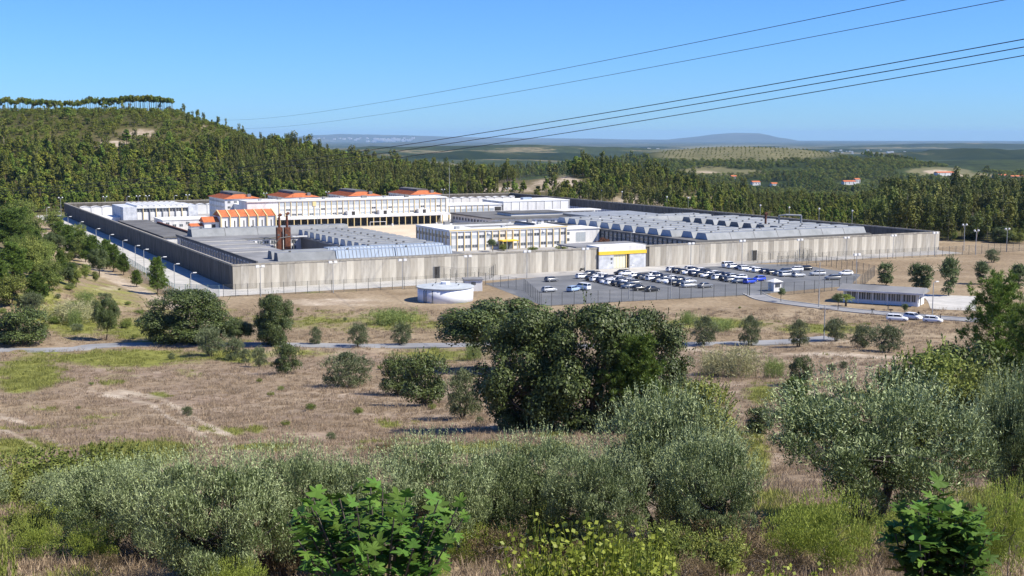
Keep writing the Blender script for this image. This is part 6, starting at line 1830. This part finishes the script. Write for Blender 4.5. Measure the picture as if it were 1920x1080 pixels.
for x, yt, w, Y, pr, lab in [(1555, 925, 200, 31, YB, 'bright yellow green weed bush below the big right olive'), (1890, 905, 150, 30, YB, 'bright yellow green weed bush at the right edge'), (1480, 960, 120, 33, YB, 'yellow green weeds left of the bright bush'), (1700, 960, 120, 33, YB, 'yellow green weeds behind the right fig'),
                             (1350, 960, 220, 34, DEADB, 'dry brown brush below the tallest olive'), (950, 985, 160, 33, DEADB, 'reddish dry brush right of the big fig'), (1440, 1020, 160, 30, DEADB, 'dry brush before the yellow weed bush'), (250, 1010, 160, 33, DEADB, 'dry brush under the left olives'), (120, 1010, 160, 34, SHR[1], 'green weeds under the left olives'), (730, 822, 60, 78, DEADB, 'heap of dry grey branches in the field'), (1780, 1010, 150, 28, DEADB, 'dry brush behind the right fig'),
                             (1250, 985, 130, 32, SHR[2], 'green weeds behind the yellow vine')]:
    plant_px(pr, x, yt, None, w, lab, 'bush', 'bush', Y=Y)

rgw = np.random.default_rng(12)
for i in range(60):
    x = rgw.uniform(-20, 1940) if i % 3 else rgw.uniform(1150, 1940); Y = rgw.uniform(27, 41); k = rgw.uniform(.16, .46)
    plant([YB, SHR[1], DEADB, YB, DEADB][i % 5], ground_at(x, Y), k * 1.2, k, 'small weed clump in the dry grass below the near olives', 'bush', 'weed_bush', 'weeds below the near olives')
# fig trees: every big lobed leaf is its own piece
def fig_leaf(seed):
    rng = np.random.default_rng(seed); mb = MB()
    out = [(0, 0), (-.06, .22), (.02, .46), (.16, .56), (.26, .34), (.30, .17), (.46, .38), (.66, .50), (.72, .40), (.60, .16), (.80, .17), (.96, .13), (1.08, 0)]
    ring = [(x, y) for x, y in out] + [(x, -y) for x, y in out[-2:0:-1]]
    vs = [(.40, 0, .02)]
    for x, y in ring: vs.append((x - .0, y, .10 * abs(y) - .22 * x * x + .02 * rng.normal()))
    n = len(ring)
    mb.add(vs, [(0, 1 + i, 1 + (i + 1) % n) for i in range(n)])
    me = mb.mesh('leaf'); me.materials.append(L['fig'])
    a = me.attributes.new('tint', 'FLOAT', 'FACE'); a.data.foreach_set('value', np.full(n, .5, np.float32))
    return me
FL = [fig_leaf(i) for i in range(3)]
def fig(loc, h, w, nst, nleaf, label, seed, size=.26, nmore=300):
    rng = np.random.default_rng(seed); e = thing('fig_tree', label, 'tree', loc)
    mb = MB(); tips = []
    for i in range(nst):
        a = 6.28 * i / nst + rng.random(); r = w / 2 * (.15 + .85 * rng.random() ** .6)
        tip = np.array([r * math.cos(a), r * math.sin(a), h * (1 - .22 * (r / (w / 2)) ** 1.6) * (.86 + .14 * rng.random())])
        mid = tip * np.array([.55, .55, .55]) + np.array([0, 0, .05 * h])
        mb.tube([(0, 0, -.2), tuple(mid), tuple(tip)], [.03, .02, .010], 5); tips.append((mid, tip))
    mb.build('stems', M['bark_o'], e)
    extra = []
    for j in range(nleaf + nmore):
        mid, tip = tips[j % nst]; u = 1 - (j // nst) / ((nleaf + nmore) / nst) * .85
        c = mid + (tip - mid) * max(u, -.3)
        a = rng.random() * 6.28; el = rng.uniform(-.25, .75) if u < .9 else rng.uniform(.3, 1.1)
        out = np.array([math.cos(a), math.sin(a), 0])
        x = Vector((math.cos(el) * math.cos(a), math.cos(el) * math.sin(a), math.sin(el))); y = Vector((-math.sin(a), math.cos(a), rng.normal() * .35)).normalized()
        z = x.cross(y).normalized(); y = z.cross(x)
        k = size * (.6 + .7 * rng.random())
        m4 = Matrix((x, y, z)).transposed()
        pl_ = Vector(c + out * .06)
        if j < nleaf:
            o = inst('leaf', FL[j % 3], None, e)
            o.location = pl_; o.rotation_euler = m4.to_euler(); o.scale = (k, k, k)
        else:
            extra.append((j % 3, [tuple(m4 @ (v.co * k) + pl_) for v in FL[j % 3].vertices]))
    xm = MB()
    for q_, vs in extra: xm.add(vs, [tuple(f.vertices) for f in FL[q_].polygons])
    xo = xm.build('inner_leaves', L['fig'], e)
    at_ = xo.data.attributes.new('tint', 'FLOAT', 'FACE'); at_.data.foreach_set('value', np.repeat(rng.random(len(extra)) * .8, len(FL[0].polygons)).astype(np.float32))
    tag(xo, kind='stuff')
    return e
def fig_px(x, ytop, Y, w, nst, nleaf, label, seed, size):
    p = ground_at(x, Y)
    r = pix_ray(x, ytop); zt = CAMH + r[2] / r[1] * Y
    return fig(p, zt - p.z, w, nst, nleaf, label, seed, size)
fig_px(712, 890, 17.5, 3.0, 46, 299, 'big-leaved green fig tree before the silvery olives', 5, .215)
fig_px(1745, 903, 17.0, 1.6, 22, 200, 'smaller big-leaved fig at the right with a tall shoot', 6, .21)

# yellow green vine shoots
def vine(loc, w, h, n, label, seed):
    rng = np.random.default_rng(seed); e = thing('vine', label, 'plant', loc); mb = MB(); pos, nr = [], []
    for i in range(n):
        a = rng.random() * 6.28; r = w / 2 * rng.random() ** .5
        x, y = r * math.cos(a) * 1.0, r * math.sin(a) * .4; hh = h * (.5 + .5 * rng.random() ** 1.6)
        tip = np.array([x + rng.normal() * .25, y + rng.normal() * .2, hh])
        mb.tube([(x * .8, y * .8, -.1), ((x + tip[0]) / 2, y, hh * .55), tuple(tip)], [.012, .01, .005], 4, False)
        for u in np.linspace(.15, 1, int(6 + 14 * hh / h)):
            c = np.array([x, y, 0]) * (1 - u) + tip * u + rng.normal(size=3) * .05
            pos.append(c); nr.append(rng.normal(size=3) + np.array([0, -.5, .8]))
    pos = np.array(pos); nr = unit(np.array(nr))
    V, Q = leaf_quads(pos, np.cross(nr, unit(rng.normal(size=nr.shape))), nr, np.full(len(pos), .09), np.full(len(pos), .075))
    inst('foliage', arr_mesh('vine_leaves', V, Q, L['vine'], False, np.clip(rng.beta(2, 2, len(pos)), 0, 1)), None, e)
    mb.build('stems', L['vine'], e)
p = ground_at(1110, 18.5)
r = pix_ray(1110, 975); zt = CAMH + r[2] / r[1] * 18.5
vine(p, 2.4, zt - p.z, 360, 'yellow green vine shoots rising below the near olives', 3)
p = ground_at(1440, 20); vine(p, 1.6, 1.9, 40, 'small yellow green vine shoots left of the right fig', 4)
# red-flowered shrub at the left edge
plant_px(SHR[0], -4, 975, None, 90, 'green shrub at the left edge below the small olives', 'bush', 'bush', Y=19)

# ------------------------------------------------------------------ grass and weeds
def tuft(seed, mat, n, h, spread, wd):
    rng = np.random.default_rng(seed)
    a = rng.random(n) * 6.28; d = np.stack([np.cos(a) * .45, np.sin(a) * .45, np.ones(n)], 1) + rng.normal(size=(n, 3)) * .25
    d = unit(d); d[:, 2] = np.abs(d[:, 2]); ln = h * (.5 + .6 * rng.random(n))
    base = np.stack([rng.normal(size=n) * spread, rng.normal(size=n) * spread, np.zeros(n)], 1)
    V, Q = leaf_quads(base + d * ln[:, None] * .48, d, unit(rng.normal(size=(n, 3))), ln, np.full(n, wd))
    me = arr_mesh('tuft', V, Q, L[mat], False, np.clip(rng.beta(2, 2, n), 0, 1))
    return bpy.data.objects.new('tuft_' + mat, me)
TD = [tuft(1, 'grass_dry', 26, .34, .22, .035), tuft(2, 'grass_dry', 26, .55, .25, .03)]
TG = [tuft(3, 'grass_grn', 30, .34, .24, .04), tuft(4, 'grass_grn', 26, .5, .25, .035)]
rng = np.random.default_rng(5)
n = 115000
qy = 27 * (285 / 27) ** (rng.random(n) ** .75); qx = (rng.random(n) * 2 - 1) * qy * .58
g_, b_, f_, m_ = covers(qx, qy, height(qx, qy))
# keep roads and tracks clear
roadY = np.interp(qx, *zip(*sorted([(p[0], p[1]) for p in [(-190, 214), gp(0, 658), gp(190, 650), gp(370, 647), gp(640, 650), gp(800, 650), gp(1100, 650), gp(1300, 648), gp(1400, 645), gp(1490, 641), gp(1560, 634)]])))
ok = (b_ < .35 + .4 * rng.random(n)) & (np.abs(qy - roadY) > 3.2)
ent_c = spline(ent, 3.0)
dmin = np.min(np.hypot(qx[:, None] - ent_c[None, :, 0], qy[:, None] - ent_c[None, :, 1]), axis=1)
ok &= dmin > 3.2
s_, t_ = st_of(qx, qy); ok &= ~((t_ > -72) & (s_ > 54)) & ~((t_ > -16) & (s_ > -17)) & (np.hypot(qx - TX, qy - TY) > 8)
dn = .5 + .5 * wob(qx, qy, 7, 2) + .3 * wob(qx, qy, 2.2, 4); ok &= rng.random(n) < np.clip(dn, .12, 1)
qx, qy, g_ = qx[ok], qy[ok], g_[ok]
qz = height(qx, qy) - .03
green = g_ + .45 * wob(qx, qy, 12, 3) + .25 * (rng.random(len(qx)) - .5) > .42
k_ = .5 + .9 * rng.random(len(qx)); k_ = np.where(green, k_, k_ * .9) * (.55 + .003 * qy)
P_ = np.stack([qx, qy, qz], 1); R_ = np.stack([np.zeros(len(qx)), np.zeros(len(qx)), rng.random(len(qx)) * 6.28], 1); S_ = np.stack([k_ * 1.2, k_ * 1.2, k_], 1)
v_ = rng.integers(0, 2, len(qx))
scatter('dry_grass', P_[~green], S_[~green], R_[~green], v_[~green], TD, 'dry mauve brown grass over the sloping field', 'grass')
scatter('green_grass', P_[green], S_[green], R_[green], v_[green], TG, 'yellow green grass in patches on the field', 'grass')
# weeds here and there in the field
rng = np.random.default_rng(8)
for i in range(60):
    x = rng.uniform(0, 1900); y = rng.uniform(555, 830)
    p = ground_px(x, y); s, t = st_of(p.x, p.y)
    if (t > -82 and s > 50) or (t > -20 and s > -20): continue
    if abs(y - 650) < 14: continue
    k = rng.uniform(.10, .26)
    plant(SHR[i % 3] if rng.random() < .7 else OLM[i % 3], p, k, k * 1.1, 'tiny green weed bush in the dry field', 'bush', 'weed_bush', 'weed bushes in the dry field')

# ------------------------------------------------------------------ far houses
def house(x, y, w, d, h, wall, label, rz=.3):
    p = ground_px(x, y)
    e = thing('far_house', label, 'house', p, rz)
    MB().box(-w / 2, w / 2, -d / 2, d / 2, -2, h).build('wall', M[wall], e)
    MB().prism_s([(-d / 2 - .4, h), (d / 2 + .4, h), (0, h + 2.0)], -w / 2 - .4, w / 2 + .4).build('roof', M['tile'], e)
    for k in range(3): MB().box(-w / 2 + w * (k + .25) / 3, -w / 2 + w * (k + .25) / 3 + 1.3, -d / 2 - .08, -d / 2 - .01, h * .35, h * .75).build('window', M['glass'], e)
    MB().box(w * .32, w * .32 + 1.0, -d / 2 - .08, -d / 2 - .01, 0, 2.1).build('door', M['dark'], e)
for x, y, w, d, h, wl_, lab in [(1416, 347, 14, 9, 5, 'white', 'small red-roofed house among trees, left of a pair'), (1451, 349, 11, 8, 4, 'white', 'small red-roofed house among trees, right of a pair'), (1591, 346, 22, 9, 5, 'white', 'white red-roofed house in the wooded valley'), (1606, 343, 9, 8, 6, 'white', 'small orange-roofed house beside the white valley house'),
                                (1375, 335, 10, 7, 4, 'white', 'tiny white house above the right woods'), (1770, 329, 34, 12, 5, 'white', 'long white shed by the bare quarry'), (1875, 334, 26, 12, 5, 'white', 'white shed at the right by the bare ground'), (1905, 336, 26, 12, 5, 'white', 'orange-roofed shed at the right edge of the valley')]:
    house(x, y, w, d, h, wl_, lab)
mb = MB(); rng = np.random.default_rng(4)
def town(cx, cy, rx, ry, n, D, s):
    for i in range(n):
        x = cx + rng.normal() * rx; y = cy + rng.normal() * ry
        r = pix_ray(x, y); k = D / r[1]; X, Y, Z = r[0] * k, D, CAMH + r[2] * k
        w = s * rng.uniform(.4, 1.3); mb.box(X - w, X + w, Y - w, Y + w, Z - w * .8, Z + w * .35)
town(725, 262, 22, 2.0, 70, 32500, 32); town(640, 259, 28, .8, 16, 32500, 28)
tag(mb.build('distant_town', M['white']), 'scatter of tiny white buildings on the far mountain foot', 'town', kind='stuff')
mb = MB(); town(970, 277, 20, 1.0, 18, 7350, 9); town(1010, 279, 12, .8, 10, 7350, 8); town(1600, 284, 60, 1.5, 14, 7350, 8); town(1240, 280, 30, .6, 12, 7350, 7)
tag(mb.build('distant_village', M['white']), 'scatter of tiny pale buildings on the dark wooded hills', 'village', kind='stuff')

# ------------------------------------------------------------------ power lines
def cable(px0, d0, px1, d1, sag, rad, label, n=60):
    r0, r1 = pix_ray(*px0), pix_ray(*px1)
    a = np.array([0, 0, CAMH]) + r0 * d0; b = np.array([0, 0, CAMH]) + r1 * d1
    pts = []
    for u in np.linspace(-.3, 1.08, n):
        p = a * (1 - u) + b * u; p[2] -= sag * 4 * u * (1 - u); pts.append(tuple(p))
    mb = MB(); mb.tube(pts, rad, 5)
    return tag(mb.build('power_line', M['wire']), label, 'cable', 'overhead power lines')
cable((2010, 57), 46, (-60, 355), 160, 1.4, .020, 'dark overhead cable, upper of the lower three')
cable((2010, 72), 46, (-60, 358), 162, 1.5, .020, 'dark overhead cable, middle of the lower three')
cable((2010, 88), 46, (-60, 361), 164, 1.7, .018, 'dark overhead cable, lowest of all')
cable((1760, -13), 150, (424, 225), 1050, 4.0, .05, 'thin overhead cable, highest, reaching the hill top')
cable((1960, -15), 150, (455, 241), 1050, 4.0, .05, 'thin overhead cable just below the highest one')
# ------------------------------------------------------------------ air
m = bpy.data.materials.new('haze_air'); m.use_nodes = True
n = m.node_tree.nodes; l = m.node_tree.links
n.remove(n['Principled BSDF'])
pv = n.new('ShaderNodeVolumePrincipled')
pv.inputs['Color'].default_value = (.44, .70, 1.0, 1)
pv.inputs['Density'].default_value = 2.2e-5
pv.inputs['Anisotropy'].default_value = 0.0
l.new(pv.outputs[0], n['Material Output'].inputs['Volume'])
hz = MB().box(-47000, 47000, -47000, 47000, -172, 190).build('haze', m)
tag(hz, 'thin blue haze over the whole country', 'haze', kind='stuff')
